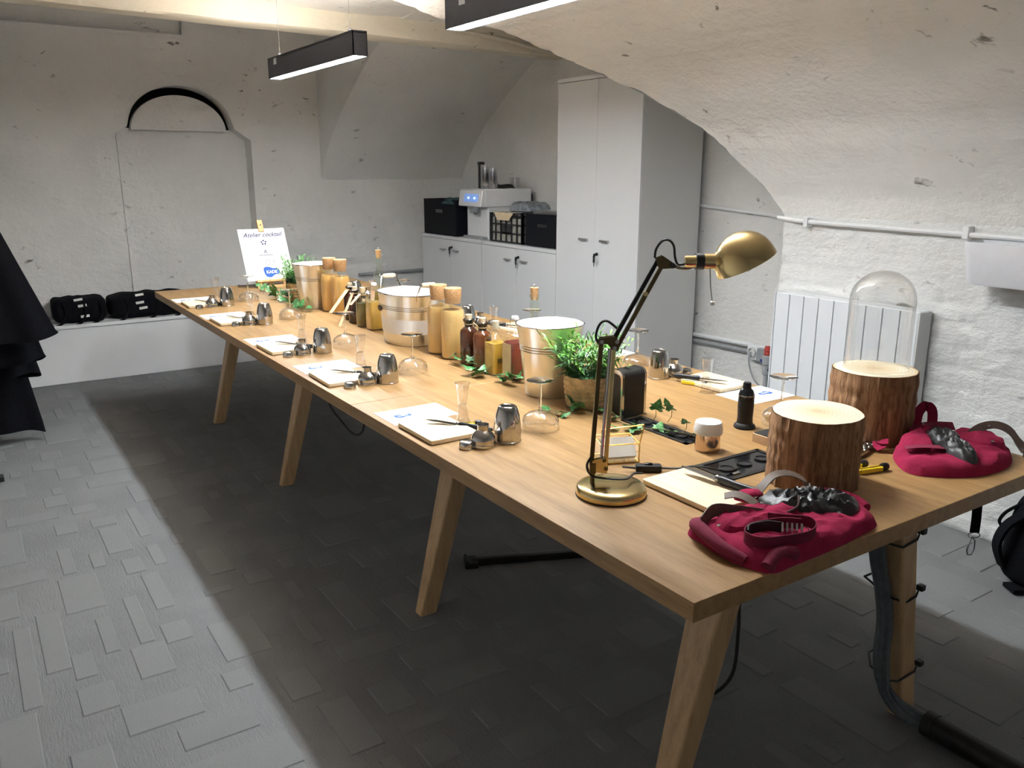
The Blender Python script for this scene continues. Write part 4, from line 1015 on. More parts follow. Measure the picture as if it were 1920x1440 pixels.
# logs
def log(label, x, y, r, h, rz):
    t = thing('log', label, 'log', (x, y, TZ), rz, 'sawn logs with bark')
    wob = lambda a, z: 1 + .022 * sin(2 * a + .7) + .012 * sin(5 * a + 1) + .018 * fbm(cos(a) * 9, sin(a) * 9, z * 6, 3) * (1 if z > .004 else .6)
    rows = [(r * 1.02, 0), (r * 1.015, .01)] + [(r * (1 + .012 * sin(k)), .01 + (h - .018) * k / 24) for k in range(1, 25)] + [(r * .985, h - .002)]
    q = M(); q.lathe(rows, 120, cap1=False, wob=lambda a, z: wob(a, z) + .022 * fbm(cos(a) * 22, sin(a) * 22, z * 5, 2)); obj('bark', q, 'bark', t)
    q = M(); q.lathe([(r * .972, 0), (r * .5, .0006), (0, .001)], 72, cap0=False, cap1=False, wob=lambda a, z: wob(a, h)); obj('sawn_top', q, 'log_end', t, (0, 0, h - .001))
    return t
log('near sawn log with bark standing before the wide socket tray', .653, .263, .1045, .170, 0)
log('far sawn log with bark under the glass dome', 1.070, .395, .108, .191, 2)
t = thing('glass_dome', 'clear glass cloche on top of the far log', 'cloche', (1.070, .395, TZ + .1925))
q = M(); R_ = .083; H_ = .262
pr = [(R_, 0), (R_, .06), (R_, H_ - R_ * .95)] + [(R_ * cos(R(90 * i / 12)), H_ - R_ * .95 + R_ * .95 * sin(R(90 * i / 12))) for i in range(1, 12)] + [(.001, H_)]
q.lathe(pr, 56, cap0=False, cap1=False); obj('bell', q, 'dome_glass', t)
obj('rim', ring(R_, .0016, .0015, 56), 'clear_glass', t)

# graters and peelers by the logs
t = thing('flat_grater', 'dark steel flat grater half under the far apron', 'grater', (.862, .286, TZ + .004), R(14))
q = M(); q.box(-.03, .125, -.004, .0, 0, .010); q.box(-.03, .125, .055, .059, 0, .010); q.box(.121, .125, -.004, .059, 0, .010); q.box(-.03, -.026, -.004, .059, 0, .010); obj('frame', q, 'steel_dark', t)
q = M(); q.box(-.026, .121, 0, .055, .004, .0055)
for i in range(9):
    for j in range(4): q.lathe([(.0045, .0055), (.003, .0085), (.0012, .009)], 8, (-.016 + i * .0155, .008 + j * .0128 + (.006 if i % 2 else 0), 0))
obj('grating_plate', q, 'steel', t)
put(peeP, .782, .222, R(-12), 'front one of two yellow peelers right of the near log')
put(peeP, .757, .262, R(-12), 'rear one of two yellow peelers right of the near log')

# ================================================================== EASEL WITH SIGN
es = thing('easel', 'small wooden table easel holding the white sign', 'easel', (.66, 4.27, TZ), R(4))
sl = atan2(.125, .31)   # lean
lean = Matrix.Rotation(-sl, 4, 'X')
q = M(); q.box(-.014, .014, .006, .016, .0, .425, lean); obj('centre_post', q, 'easel_wood', es, bevel=.001)
q = M(); q.box(-.017, .017, -.012, .005, .358, .432, lean); o = obj('top_clamp', q, 'easel_wood', es, bevel=.001)
q = M(); q.lathe([(.004, 0), (.004, .003)], 10, mtx=lean @ Matrix.Translation((0, -.012, .400)) @ Matrix.Rotation(R(90), 4, 'X')); obj('screw', q, 'steel_dark', o)
q = M(); q.box(-.10, .10, -.028, .006, .030, .044, lean); obj('ledge', q, 'easel_wood', es, bevel=.001)
for s in (-1, 1):
    q = M(); q.hexa([(s * .085 - .008, -.012, 0), (s * .085 + .008, -.012, 0), (s * .085 + .008, .002, 0), (s * .085 - .008, .002, 0)], [(s * .070 - .008, .0, .045), (s * .070 + .008, .0, .045), (s * .070 + .008, .014, .045), (s * .070 - .008, .014, .045)]); obj('front_leg', q, 'easel_wood', es)
q = M(); q.box(-.10, .10, -.014, .004, 0, .014); obj('cross_bar', q, 'easel_wood', es)
q = M(); q.hexa([(-.012, .175, 0), (.012, .175, 0), (.012, .185, 0), (-.012, .185, 0)], [(-.012, .125, .29), (.012, .125, .29), (.012, .135, .29), (-.012, .135, .29)]); obj('rear_leg', q, 'easel_wood', es)
sg = thing('sign_sheet', 'white cocktail workshop sign with blue logo on the easel', 'sign', (.66, 4.27, TZ), R(4))
q = M(); q.box(-.15, .15, -.0035, -.0005, .046, .378, lean); obj('board', q, 'paper', sg)
def print_on(name, me, mat, x, z, lab=None):
    me.transform(lean @ Matrix.Translation((x, -.0042, z)) @ Matrix.Rotation(R(90), 4, 'X')); return obj(name, me, mat, sg)
print_on('lettering', text_mesh('Atelier cocktail', .040, shear=.4, bold=.0006), 'ink_dark', .0, .338)
q = M()
for k in range(5):
    a = R(72 * k + 20); q.prism([(.014 * cos(a) + .006 * cos(b), .012 * sin(a) + .006 * sin(b)) for b in [2 * pi * i / 8 for i in range(8)]], 0, .0004)
print_on('emblem', q.mesh('emblem'), 'ink_dark', .0, .288)
print_on('emblem', text_mesh('A', .034, bold=.0008), 'ink_grey', .0, .228)
print_on('lettering', text_mesh('création maison', .014, shear=.2), 'ink_grey', .0, .206) if False else None
q = M()
for k in range(9): q.box(-.045 + k * .010, -.0375 + k * .010, -.003, .003, 0, .0004)
print_on('print_line', q.mesh('print_line'), 'ink_grey', .0, .206)
q = M()
st = [((.016 if k % 2 else .008) * cos(R(36 * k + 90)), (.016 if k % 2 else .008) * sin(R(36 * k + 90))) for k in range(10)]
for (a, b_) in zip(st, st[1:] + st[:1]): q.tube([(a[0] * 1.2, a[1] * 1.2, 0), (b_[0] * 1.2, b_[1] * 1.2, 0)], .0012, 4)
print_on('star', q.mesh('star'), 'ink_grey', .0, .160)
q = M(); q.prism(smooth_closed([(-.050, .012), (-.042, .032), (-.015, .034), (.010, .024), (.036, .022), (.052, .004), (.044, -.014), (.018, -.018), (-.010, -.034), (-.040, -.024)], 48), 0, .0005); lg = print_on('logo', q.mesh('logo'), 'ink_blue', .012, .096)
me = text_mesh('KADE', .027, bold=.0008); me.transform(lean @ Matrix.Translation((.012, -.0052, .096)) @ Matrix.Rotation(R(90), 4, 'X')); obj('logo_lettering', me, 'paper', lg)
q = M(); q.tube([(.008 * cos(a), 0, .0095 + .008 * sin(a)) for a in [2 * pi * i / 18 for i in range(18)]], .0016, 6, closed=True)
tag(obj('metal_ring', q, 'black_paint', None, (.475, 4.36, TZ), R(30)), 'small black ring standing left of the easel', 'ring')

# ================================================================== APRONS
def rivet(t, x, y, z):
    q = M(); q.lathe([(.0045, 0), (.004, .0018), (0, .0026)], 12, (x, y, z), cap1=False); obj('rivet', q, 'steel', t)
def crumple(t, poly, h, z0, seed):
    q = M(); pl = smooth_closed(poly, 64); n = 64; cx = sum(p[0] for p in pl) / n; cy = sum(p[1] for p in pl) / n; rings = 14; vs = []
    for k in range(rings + 1):
        s_ = 1 - k / (rings + .7)
        for (x, y) in pl:
            px, py = cx + (x - cx) * s_, cy + (y - cy) * s_; e = (1 - s_ ** 3) ** .5
            r1 = 1 - abs(noise.noise(Vector((px * 38, py * 38, seed)))) * 2; r3 = 1 - abs(noise.noise(Vector((px * 85, py * 85, seed + 3)))) * 2
            vs.append((px, py, z0 + e * h * (.55 + .5 * r1 + .25 * r3)))
    fs = [(k * n + i, k * n + (i + 1) % n, (k + 1) * n + (i + 1) % n, (k + 1) * n + i) for k in range(rings) for i in range(n)] + [tuple(rings * n + i for i in range(n))]
    q.add(vs, fs, False); return obj('plastic_lining', q, 'black_plastic_bag', t)
a1 = thing('folded_apron', 'folded burgundy apron with leather straps at the near table edge', 'apron', (0, 0, 0), 0, 'burgundy aprons')
q = M(); q.pillow([(.178, .150), (.190, .205), (.245, .225), (.33, .215), (.42, .215), (.51, .190), (.575, .135), (.575, .070), (.545, .020), (.46, .006), (.36, -.002), (.26, -.004), (.195, -.002), (.172, .045), (.170, .10)], .024, TZ + .001, rings=24, folds=.012, fs_=13, seed=3, n=128, power=9); obj('cloth', q, 'burgundy', a1)
q = M(); q.pillow([(.205, .155), (.26, .185), (.36, .165), (.42, .125), (.38, .085), (.28, .085), (.215, .11)], .022, TZ + .022, rings=8, folds=.010, fs_=18, seed=9, n=64); obj('cloth_fold', q, 'burgundy', a1)
q = M(); q.tube(spline([(.178, .045, TZ + .012), (.168, .10, TZ + .022), (.182, .165, TZ + .030), (.200, .195, TZ + .024), (.225, .205, TZ + .018)], 20), [.010 + .004 * sin(pi * i / 20) for i in range(21)], 10); obj('rolled_edge', q, 'burgundy_dark', a1)
q = M(); q.tube(spline([(.565, .06, TZ + .02), (.575, .10, TZ + .026), (.56, .15, TZ + .026), (.51, .19, TZ + .022)], 16), .011, 10); obj('rolled_edge', q, 'burgundy', a1)
q = M(); q.tube(spline([(.188, .004, TZ + .012), (.225, .012, TZ + .026), (.265, .004, TZ + .020)], 12), .013, 10); obj('rolled_edge', q, 'burgundy_dark', a1)
q = M(); q.ribbon(spline([(.192, .170, .778), (.235, .180, .790), (.275, .158, .786), (.320, .122, .780)], 16), .026, .0022, (.1, .2, 1)); obj('leather_strap', q, 'leather_pale', a1)
q = M(); q.ribbon(spline([(.315, .125, .779), (.355, .105, .777), (.395, .105, .785), (.43, .135, .790), (.45, .165, .785)], 16), .018, .0022, (-.1, -.3, 1)); obj('leather_strap', q, 'leather_brown', a1)
q = M(); q.ribbon(spline([(.375, .205, .780), (.415, .215, .788), (.455, .218, .806), (.49, .208, .808), (.515, .19, .797), (.512, .172, .785), (.485, .160, .780)], 22), .020, .0022, (.5, .7, .25)); obj('leather_loop', q, 'leather_pale', a1)
q = M(); q.ribbon(spline([(.335, .050, .785), (.295, .068, .790), (.235, .085, .788), (.200, .070, .786), (.205, .038, .784), (.255, .020, .782), (.31, .012, .780), (.345, .022, .782), (.350, .045, .788), (.315, .075, .79), (.30, .10, .788)], 40), .022, .0022, (0, 0, 1)); obj('leather_loop', q, 'burgundy_dark', a1)
q = M(); q.ribbon(spline([(.205, .068, .788), (.225, .080, .790), (.265, .072, .790), (.285, .055, .788)], 12), .021, .003, (0, 0, 1)); obj('leather_patch', q, 'rubber', a1)
q = M()
for k in range(5): q.box(-.002, .002, -.010, .010, -.0012, .0012, Matrix.Translation((.284 + k * .0065, .052 - k * .006, .789)) @ Matrix.Rotation(R(-40), 4, 'Z') @ Matrix.Rotation(R(70), 4, 'X'))
q.tube([(.318 + .009 * cos(a), .024 + .006 * sin(a), .784 + .006 * sin(a)) for a in [2 * pi * i / 14 for i in range(14)]], .0013, 5, closed=True); obj('buckle', q, 'steel', a1)
q = M(); q.ribbon(spline([(.31, .222, .79), (.325, .205, .796), (.335, .185, .793), (.34, .165, .785)], 12), .030, .002, (.8, .5, .1)); obj('leather_patch', q, 'leather_pale', a1)
q = M(); q.pillow([(.355, .235), (.385, .240), (.42, .215), (.40, .195), (.365, .205)], .020, TZ + .028, rings=6, n=40); obj('cloth_fold', q, 'burgundy', a1)
crumple(a1, [(.385, .205), (.44, .200), (.50, .172), (.545, .125), (.56, .080), (.52, .045), (.47, .055), (.43, .075), (.40, .11), (.37, .15)], .034, TZ + .022, 2)
rivet(a1, .342, .150, TZ + .052); rivet(a1, .37, .118, TZ + .045); rivet(a1, .455, .050, TZ + .04); rivet(a1, .195, .130, TZ + .046)

a2 = thing('folded_apron', 'folded burgundy apron with black lining beside the far log', 'apron', (0, 0, 0), 0, 'burgundy aprons')
q = M(); q.pillow([(1.03, .275), (1.12, .282), (1.19, .330), (1.235, .30), (1.240, .20), (1.235, .11), (1.18, .065), (1.09, .045), (.985, .060), (.905, .115), (.885, .165), (.930, .225), (.985, .265)], .028, TZ + .001, rings=24, folds=.012, fs_=12, seed=21, n=128, power=8); obj('cloth', q, 'burgundy', a2)
q = M(); q.pillow([(.945, .21), (1.0, .262), (1.09, .275), (1.16, .295), (1.13, .245), (1.06, .215), (.99, .165)], .026, TZ + .026, rings=8, folds=.008, fs_=16, seed=8, n=64); obj('cloth_fold', q, 'burgundy', a2)
q = M(); q.pillow([(1.13, .19), (1.19, .225), (1.232, .18), (1.225, .115), (1.17, .085), (1.12, .12)], .022, TZ + .026, rings=8, folds=.008, fs_=18, seed=5, n=56); obj('cloth_fold', q, 'burgundy', a2)
crumple(a2, [(1.10, .262), (1.15, .262), (1.15, .20), (1.10, .15), (1.06, .10), (1.01, .065), (.985, .085), (1.0, .135), (1.03, .18), (1.055, .235)], .030, TZ + .030, 7)
q = M(); q.ribbon(spline([(.935, .205, .784), (.955, .185, .789), (.985, .162, .789), (1.015, .155, .783)], 10), .024, .002, (.6, .7, 0)); obj('sewn_tab', q, 'burgundy_dark', a2)
q = M(); q.ribbon(spline([(1.135, .300, .782), (1.15, .305, .815), (1.165, .296, .834), (1.18, .285, .820), (1.175, .278, .785)], 18), .026, .002, (.75, -.6, 0)); obj('cloth_loop', q, 'burgundy', a2)
q = M(); q.ribbon(spline([(1.065, .272, .784), (1.12, .272, .788), (1.17, .262, .786), (1.215, .24, .782)], 12), .024, .003, (.3, .6, .6)); obj('sewn_tab', q, 'burgundy_dark', a2)
q = M(); q.ribbon(spline([(1.16, .17, .782), (1.20, .165, .800), (1.232, .145, .808), (1.245, .115, .800), (1.243, .085, .775), (1.235, .06, .755), (1.22, .05, .744)], 24), .022, .0022, (.3, .6, .6)); obj('leather_loop', q, 'leather_brown', a2)
q = M(); q.ribbon(spline([(.965, .285, .752), (.975, .305, .760), (.99, .285, .768)], 8), .026, .002, (.7, -.5, .3)); obj('cloth_loop', q, 'burgundy', a2)
rivet(a2, 1.15, .105, TZ + .048); rivet(a2, 1.12, .272, TZ + .056); rivet(a2, 1.215, .15, TZ + .066)
# hanging strap with carabiner
t = thing('hanging_strap', 'black strap with carabiner hanging under the right table edge', 'strap', (0, 0, 0))
q = M(); q.ribbon(spline([(1.215, .165, .70), (1.22, .155, .62), (1.225, .152, .55), (1.222, .150, .505)], 12), .026, .002, (.83, -.55, 0)); obj('webbing', q, 'black_cloth', t)
q = M(); q.tube([(1.222 + .016 * cos(a) * .83, .150 - .016 * cos(a) * .55, .497 + .008 * sin(a)) for a in [2 * pi * i / 20 for i in range(20)]], .0015, 6, closed=True); obj('ring', q, 'steel_dark', t)
q = M(); q.tube([(1.219 + x * .83, .152 - x * .55, z) for x, z in [(0, .492), (.009, .480), (.010, .455), (.004, .440), (-.006, .440), (-.010, .452), (-.004, .48)]], .0018, 6, closed=True); obj('carabiner', q, 'steel_dark', t)

# ================================================================== CABINETS
XC = 2.424
def handle(par, y, z):
    q = M(); q.box(-.022, -.016, -.037, .037, -.006, .006); q.box(-.018, 0, -.037, -.031, -.006, .006); q.box(-.018, 0, .031, .037, -.006, .006)
    return obj('handle', q, 'steel', par, (XC - .019, y, z), bevel=.0015)
def lock(par, y, z):
    q = M(); q.lathe([(.010, 0), (.010, .008), (0, .009)], 14, mtx=Matrix.Rotation(R(-90), 4, 'Y'), cap1=False); l = obj('lock', q, 'black_paint', par, (XC - .019, y, z))
    q = M(); q.box(-.030, -.008, -.002, .002, -.010, .004); q.lathe([(.009, -.002), (.009, .002)], 12, mtx=Matrix.Translation((-.024, .0, -.016)) @ Matrix.Rotation(R(90), 4, 'X'))
    q.box(-.026, -.022, -.009, .009, -.052, -.025); q.box(-.025, -.023, -.003, .003, -.075, -.052); obj('key', q, 'black_paint', l)
def cabinet(name, label, y0, y1, h, hz, kz, group, dx=.047):
    t = thing(name, label, 'cabinet', (0, 0, 0), 0, group); e = .0015
    q = M(); q.box(XC, 2.90, y0 + e, y1 - e, .02, h - .0245); obj('carcass', q, 'cabinet_side', t)
    q = M(); q.box(XC - .018, 2.90, y0 + e, y1 - e, h - .024, h); obj('top_panel', q, 'white_lacquer', t, bevel=.001)
    q = M(); q.box(XC + .02, 2.88, y0 + .01, y1 - .01, 0, .02); obj('plinth', q, 'slot_dark', t)
    m_ = (y0 + y1) / 2
    for s, (a, b_) in enumerate(((y0 + e, m_ - .0006), (m_ + .0006, y1 - e))):
        q = M(); q.box(XC - .018, XC - .0005, a, b_, .024, h - .027); d = obj('door', q, 'white_lacquer', t, bevel=.001)
        handle(d, m_ + (-.105 if s == 0 else .105), hz)
        if s == 0: lock(d, m_ - .028, kz)
    return t
cabinet('tall_cabinet', 'tall white two door cabinet under the vault edge', 2.845, 3.659, 2.01, 1.021, .935, None)
cabinet('low_cabinet', 'low white cabinet next to the tall cabinet', 3.660, 4.620, .925, .815, .84, 'low white cabinets')
cabinet('low_cabinet', 'low white cabinet at the far wall under the large black box', 4.622, 5.600, .925, .815, .84, 'low white cabinets')
ZC = .925
# large black box with cloth on top
def open_box(name, label, x0, x1, y0, y1, h, mat='black_box'):
    t = thing(name, label, 'box', ((x0 + x1) / 2, (y0 + y1) / 2, ZC)); a, b_ = (x1 - x0) / 2, (y1 - y0) / 2; w_ = .006
    for nm, r_ in (('side_panel', (-a, -a + w_, -b_, b_)), ('side_panel', (a - w_, a, -b_, b_)), ('end_panel', (-a + w_, a - w_, -b_, -b_ + w_)), ('end_panel', (-a + w_, a - w_, b_ - w_, b_))):
        q = M(); q.box(*r_, .001, h); obj(nm, q, mat, t, bevel=.002)
    q = M(); q.box(-a + w_, a - w_, -b_ + w_, b_ - w_, .001, .008); obj('bottom_panel', q, mat, t)
    q = M(); q.box(-a - .003, -a, -.06, .06, h * .62, h * .72); obj('grip', q, 'black_gloss', t, bevel=.001)
    return t
open_box('storage_box', 'large black box at the far end of the low cabinets', 2.425, 2.80, 5.045, 5.595, .29)
q = M(); q.box(2.47, 2.77, 5.10, 5.55, ZC + .008, ZC + .255)
tag(obj('box_filling', q, 'black_cloth'), 'dark folded stuff filling the large black box', 'cloth')
q = M(); q.pillow([(2.40, 5.10), (2.44, 5.32), (2.55, 5.36), (2.70, 5.25), (2.68, 5.10), (2.52, 5.04)], .030, ZC + .257, folds=.020, fs_=12, seed=4)
tag(obj('draped_cloth', q, 'teal_cloth'), 'dark teal cloth crumpled on top of the large black box', 'cloth')
open_box('storage_box', 'smaller black box pressed against the tall cabinet', 2.45, 2.80, 3.675, 4.09, .222)
t = thing('paper_tray', 'stack of clear covers lying on the smaller black box', 'tray', (2.62, 3.88, ZC + .2225))
q = M()
for k in range(4): q.box(-.15 + .01 * k, .14, -.19, .18 - .02 * k, .001 + .008 * k, .006 + .008 * k)
obj('cover', q, 'frost_plastic', t)
# black crate
cr = thing('plastic_crate', 'black lattice crate between the two black boxes', 'crate', (2.45, 4.13, ZC))
CX_, CY_, CH = .30, .44, .21
def lattice(ax, off, L, nb):
    q = M(); w_ = .011
    def bar(u0, u1, z0, z1):
        if ax == 'x': q.box(off, off + .008, u0, u1, z0, z1)
        else: q.box(u0, u1, off, off + .008, z0, z1)
    for k in range(nb + 1): u = (L - w_) * k / nb; bar(u, u + w_, .002, CH)
    for z in (.0, .065, .128, CH - .02): bar(0, L, z + .002, z + .012)
    bar(L * .36, L * .62, .065, .128)
    return q
obj('lattice_side', lattice('x', 0, CY_, 6), 'black_paint', cr); obj('lattice_side', lattice('x', CX_ - .008, CY_, 6), 'black_paint', cr)
obj('lattice_end', lattice('y', 0, CX_, 4), 'black_paint', cr); obj('lattice_end', lattice('y', CY_ - .008, CX_, 4), 'black_paint', cr)
for x in (0, CX_ - .02):
    for y in (0, CY_ - .02):
        q = M(); q.box(x, x + .02, y, y + .02, .002, CH + .004); obj('corner_post', q, 'black_paint', cr)
q = M(); q.box(.004, CX_ - .004, .004, CY_ - .004, 0, .004); obj('crate_floor', q, 'black_paint', cr)
t = thing('carton_box', 'pale carton packed inside the black lattice crate', 'carton', (2.465, 4.145, ZC + .005))
q = M(); q.box(.0, .265, .0, .405, 0, .175); obj('carton', q, 'old_carton', t)
t = thing('tray_paper', 'stained baking paper hanging over the black crate', 'paper', (2.45, 4.13, ZC + CH + .005))
q = M(); q.grid(14, 14, lambda u, v: (-.02 + u * .33, .04 + v * .43, .006 + .012 * noise.noise(Vector((u * 4, v * 4, 2))) + .004)); obj('sheet', q, 'card_white', t)
q = M(); q.add([(-.012, .10, .006), (-.012, .36, .006), (-.016, .31, -.05), (-.016, .15, -.05)], [(0, 1, 2, 3)]); q.add([(-.014, .10, .006), (-.014, .36, .006), (-.018, .31, -.05), (-.018, .15, -.05)], [(3, 2, 1, 0)]); obj('flap', q, 'ivory_label', t)
q = M(); q.pillow([(2.50, 4.10), (2.47, 4.22), (2.50, 4.38), (2.60, 4.44), (2.72, 4.36), (2.74, 4.20), (2.66, 4.09)], .045, ZC + CH + .026, folds=.022, fs_=10, seed=6)
tag(obj('film_sheets', q, 'grey_film'), 'grey crumpled film sheets piled on the crate', 'film')
# drinks machine
mc = thing('drinks_machine', 'white drinks machine with blue lit panel on the low cabinets', 'machine', (2.425, 4.62, ZC))
q = M(); q.box(.06, .46, .03, .35, .0, .30); q.box(.02, .46, .02, .36, .245, .385); obj('body', q, 'machine_white', mc, bevel=.012, seg=3)
q = M(); q.hexa([(-.015, .02, .250), (.03, .02, .245), (.03, .36, .245), (-.015, .36, .250)], [(.004, .02, .375), (.03, .02, .382), (.03, .36, .382), (.004, .36, .375)]); obj('front_hood', q, 'machine_white', mc, bevel=.008)
q = M(); q.hexa([(-.016, .05, .275), (-.012, .05, .275), (-.012, .33, .275), (-.016, .33, .275)], [(.000, .05, .36), (.004, .05, .36), (.004, .33, .36), (.000, .33, .36)]); pn = obj('control_panel', q, 'bin_plastic', mc)
emit('panel_led', (.22, .38, .8), .12); emit('panel_glow', (.6, .85, 1), .7)
q = M(); q.hexa([(-.0175, .06, .285), (-.0165, .06, .285), (-.0165, .27, .285), (-.0175, .27, .285)], [(-.005, .06, .345), (-.004, .06, .345), (-.004, .27, .345), (-.005, .27, .345)]); obj('display', q, 'panel_led', pn)
for y in (.11, .20):
    q = M(); q.lathe([(.0, -.009), (.009, -.004), (.009, .004), (0, .009)], 12, (-.012, y, .315), cap0=False, cap1=False); obj('button', q, 'panel_glow', pn)
q = M(); q.tube([(.02, .12, .25), (.01, .12, .215), (-.01, .12, .205)], .022, 12); q.box(-.035, -.005, .09, .15, .205, .235); obj('tap', q, 'grey_plastic', mc, bevel=.004)
q = M(); q.box(.02, .10, .04, .34, .0, .02); obj('drip_tray', q, 'grey_plastic', mc)
q = M(); q.box(.461, .485, .04, .30, .03, .34); obj('rear_vent', q, 'slot_dark', mc)
for k, (x, y, h) in enumerate(((.10, .13, .175), (.12, .05, .155))):
    t = thing('cup_stack', ['left stack of clear plastic cups on the machine', 'right stack of clear plastic cups on the machine'][k], 'cups', (2.425 + x, 4.62 + y, ZC + .3855), 0, 'stacked clear cups')
    for j in range(6 if k == 0 else 5):
        q = M(); z = j * .016; q.lathe([(.034, z), (.0355, z + .003), (.026, z + .095), (.0, z + .096)], 24, cap0=False, cap1=False); obj('cup', q, 'frost_plastic', t)
    if k == 0:
        q = M(); q.box(-.035, .012, .03, .06, .178, .20); q.box(-.035, -.025, .03, .05, .0, .18); obj('cup_holder', q, 'black_paint', t)
t = thing('cable_coil', 'black cable coil lying on top of the machine', 'cable', (2.70, 4.74, ZC + .3855))
for k in range(3):
    q = M(); q.tube([((.07 - .006 * k) * cos(a), (.075 - .006 * k) * sin(a), .006 + .009 * k + .003 * sin(3 * a)) for a in [2 * pi * i / 30 for i in range(30)]], .005, 6, closed=True); obj('coil', q, 'rubber', t)
t = thing('plastic_tub', 'small clear tub on the machine beside the cable coil', 'tub', (2.79, 4.74, ZC + .3855))
q = M(); q.lathe([(.03, 0), (.035, .003), (.04, .075), (.041, .078)], 20, cap1=False); obj('shell', q, 'frost_plastic', t)
q = M(); q.lathe([(.042, .074), (.042, .082), (0, .083)], 20, cap1=False); obj('lid', q, 'frost_plastic', t)
# ================================================================== RADIATOR, BIN, BENCH, COATS
rd = thing('radiator', 'white panel radiator with vertical grooves on the right wall', 'radiator', (0, 0, 0))
q = M(); q.box(2.256, 2.315, .978, 1.682, .16, .888); obj('core', q, 'slot_dark', rd)
for k in range(9):
    y = .975 + .079 * k; q = M(); q.box(2.240, 2.2555, y + (.0015 if k else 0), y + .0755, .155, .890); obj('slat', q, 'radiator_enamel', rd, bevel=.002)
q = M(); q.box(2.240, 2.325, .966, .974, .155, .892); obj('side_panel', q, 'cabinet_side', rd, bevel=.001)
q = M(); q.box(2.240, 2.325, 1.687, 1.694, .155, .892); obj('side_panel', q, 'radiator_enamel', rd, bevel=.001)
q = M(); q.box(2.246, 2.325, .975, 1.686, .889, .894); obj('top_grille', q, 'radiator_enamel', rd)
t = thing('radiator_valve', 'radiator valve with red cap left of the radiator', 'valve', (2.285, 1.745, .47))
q = M(); q.lathe([(.012, -.10), (.012, .0), (.018, .005), (.018, .05), (.022, .055), (.022, .095), (.012, .10)], 16); obj('valve_body', q, 'grey_plastic', t)
q = M(); q.lathe([(.016, .1005), (.018, .104), (.014, .118), (.018, .122), (.012, .145), (0, .146)], 14, cap1=False); obj('cap', q, 'red_plastic', t)
q = M(); q.tube([(0, -.014, .03), (0, -.04, .03)], .010, 10); obj('tail', q, 'black_paint', t)
bn = thing('wall_bin', 'white plastic bin fixed to the right wall at the picture edge', 'bin', (0, 0, 0))
def bin_ring(s, z, ins):
    y0, y1, x0, x1, c = .30 + ins, .805 - ins, 2.165 + ins, 2.318 - ins * .3, .045
    pts = []
    for (cx, cy, a0) in ((x1 - .01, y1 - .01, 0), (x0 + c, y1 - c, 90), (x0 + c, y0 + c, 180), (x1 - .01, y0 + .01, 270)):
        r_ = c if cx < x1 - .02 else .01
        pts += [(cx + r_ * cos(R(a0 + 90 * i / 5)), cy + r_ * sin(R(a0 + 90 * i / 5)), z) for i in range(6)]
    return pts
rows = [bin_ring(0, 1.035, .022), bin_ring(0, 1.045, .016), bin_ring(0, 1.19, .0), bin_ring(0, 1.192, .004), bin_ring(0, 1.05, .022)]
n = 24; q = M(); q.add([p for r_ in rows for p in r_], [(a * n + i, a * n + (i + 1) % n, (a + 1) * n + (i + 1) % n, (a + 1) * n + i) for a in range(4) for i in range(n)] + [tuple(reversed(range(n))), tuple(4 * n + i for i in range(n))], True); obj('shell', q, 'bin_plastic', bn)
q = M(); q.box(2.316, 2.328, .34, .77, 1.10, 1.20); obj('mounting_rail', q, 'white_plastic', bn)

# black bags on the plinth bench
for k, (x0, x1, lab) in enumerate(((-.47, -.12, 'left of the two black fabric bundles on the white bench'), (-.115, .46, 'right of the two black fabric bundles on the white bench'))):
    t = thing('fabric_bundle', lab, 'bundle', ((x0 + x1) / 2, 5.695, .4095), 0, 'black bundles on the bench')
    hw = (x1 - x0) / 2; q = M()
    def bag(u, v, hw=hw, k=k):
        a = v * 2 * pi; e = abs(2 * u - 1); r_ = (1 - e ** 8) ** .3
        rz_ = .085 * r_ * (1 + .12 * noise.noise(Vector((u * 7, cos(a) * 2, k * 9)))); ry = .135 * r_
        c_, s_ = cos(a), sin(a); f_ = 1 / (abs(c_) ** 5 + abs(s_) ** 5) ** .2
        return ((2 * u - 1) * hw * 1.0, ry * c_ * f_ + .012 * noise.noise(Vector((u * 9, a, 3 + k))), .0875 + rz_ * s_ * f_)
    q.grid(40, 36, bag); obj('bundle_body', q, 'black_cloth', t)
    for j, (x, z) in enumerate((((-.01, .165), (.01, .125), (.02, .05)) if k == 0 else ((-.08, .168), (-.085, .115), (-.065, .075)))):
        q = M(); q.box(-.028, .028, -.0025, .0, -.009, .009); obj('white_tag', q, 'card_white', t, (x, -.141 + (.018 if z > .14 else 0), z), rot=(R(-35) if z > .14 else 0, R(-6), 0), bevel=.002)
    q = M()
    for s in (-.6, .1, .7): q.ribbon(spline([(hw * s, -.142, .15), (hw * s + .01, -.148, .08), (hw * s - .02, -.15, .012), (hw * s - .06, -.155, .004)], 10), .014, .003, (1, 0, 0))
    obj('tie_strap', q, 'black_cloth', t)
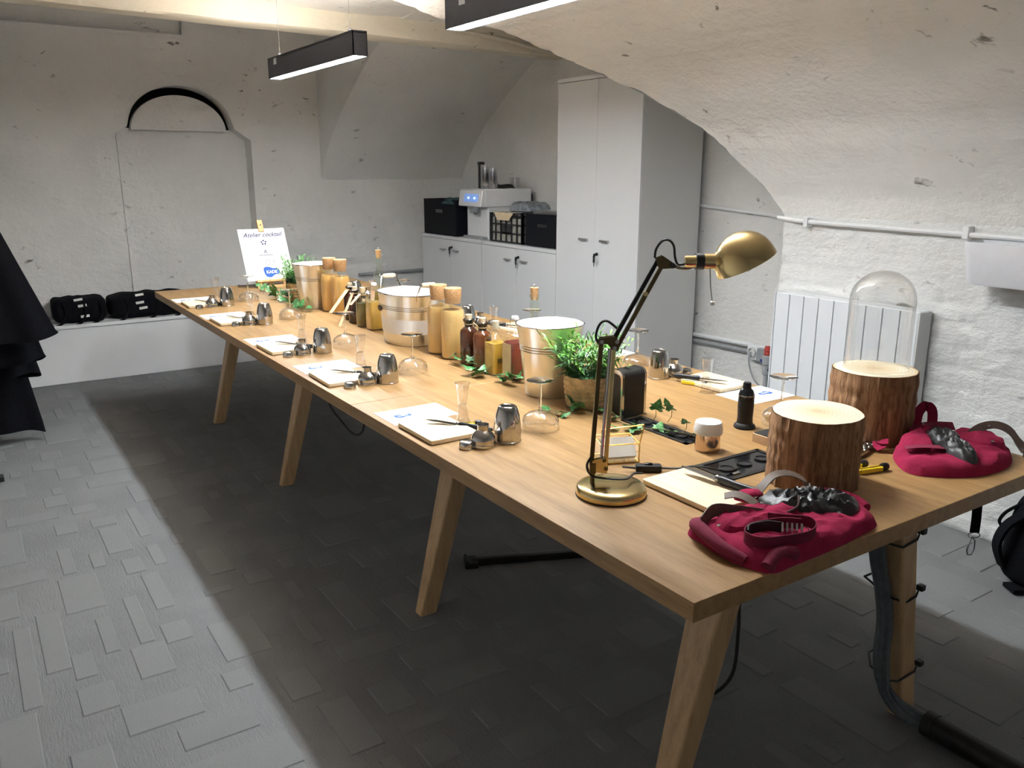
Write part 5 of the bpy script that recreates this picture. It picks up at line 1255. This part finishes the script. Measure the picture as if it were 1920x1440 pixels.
# clothes rail with hanging coats, mostly beyond the left picture edge
st_ = thing('clothes_rail', 'clothes rail behind the hanging black coats at the left', 'clothes rail', (-1.02, 4.05, 0))
q = M(); q.tube([(0, -.45, 1.62), (0, .45, 1.62)], .014, 12); obj('rail', q, 'black_paint', st_)
for s in (-1, 1):
    q = M(); q.tube([(0, s * .45, .03), (0, s * .45, 1.63)], .014, 12); obj('upright', q, 'black_paint', st_)
    q = M(); q.box(-.22, .10, s * .45 - .02, s * .45 + .02, 0, .03); obj('foot', q, 'black_paint', st_, bevel=.004)
def coat(label, hem, r0, dr, oy, seed):
    t = thing('hanging_coat', label, 'coat', (-1.02, 4.05 + oy, 0), 0, 'black coats on the rail')
    top = 1.52
    def fn(u, v):
        a = u * 2 * pi; z = top + (hem - top) * v
        r_ = max(.05, min(r0 + dr * (1.126 - z), .06 + (top - z) * 1.3)) * (1 + .03 * sin(a * 3 + seed * 2) * v)
        return (r_ * cos(a), (.022 + .030 * v) * sin(a) * (1 + .3 * sin(a * 9 + seed) * v), z + (.018 * sin(a * 3 + seed) if v > .99 else 0))
    q = M(); q.grid(72, 30, fn); obj('drape', q, 'black_cloth', t)
    q = M(); q.tube([(0, 0, top - .01), (0, 0, 1.585), (.0, .018, 1.61), (.018, .0, 1.641), (0, -.018, 1.645)], .0022, 6); obj('hanger_hook', q, 'steel_dark', t)
    return t
coat('outermost black coat with the highest hem at the left edge', .645, .255, .34, -.24, 1)
coat('black coat second from outside at the left edge', .50, .225, .25, -.10, 2.2)
coat('black coat third from outside at the left edge', .395, .200, .20, .04, 3.1)
coat('innermost black coat reaching nearly to the floor', .055, .175, .145, .18, 4.5)

# black backpack by the right wall
bp = thing('backpack', 'black backpack standing on the floor at the right picture edge', 'backpack', (2.12, .30, 0))
def bpk(u, v):
    a = v * 2 * pi; z = u; e = (1 - abs(2 * z - 1) ** 5) ** .35
    c_, s_ = cos(a), sin(a); f_ = 1 / (abs(c_) ** 3 + abs(s_) ** 3) ** (1 / 3)
    return (.11 * e * c_ * f_ + .04 * (z - .5), .165 * e * s_ * f_ * (1 - .2 * z), .005 + .36 * z)
q = M(); q.grid(24, 36, bpk); obj('pack_body', q, 'black_cloth', bp)
q = M(); q.ribbon(spline([(-.09, .06, .30), (-.13, .11, .24), (-.14, .13, .16), (-.10, .12, .07)], 14), .04, .012, (.5, .8, 0)); obj('shoulder_strap', q, 'black_cloth', bp)
q = M(); q.tube(spline([(-.06, .09, .32), (-.08, .14, .27), (-.07, .165, .22), (-.05, .15, .19)], 12), .006, 6); obj('haul_loop', q, 'black_cloth', bp)
t = thing('floor_strap', 'flat black strap end lying on the carpet at the right', 'strap', (0, 0, 0))
q = M(); q.ribbon(spline([(1.985, .372, .016), (2.03, .345, .014), (2.10, .30, .012), (2.18, .24, .012)], 10), .062, .014, (.5, .86, .0)); obj('webbing', q, 'black_cloth', t)
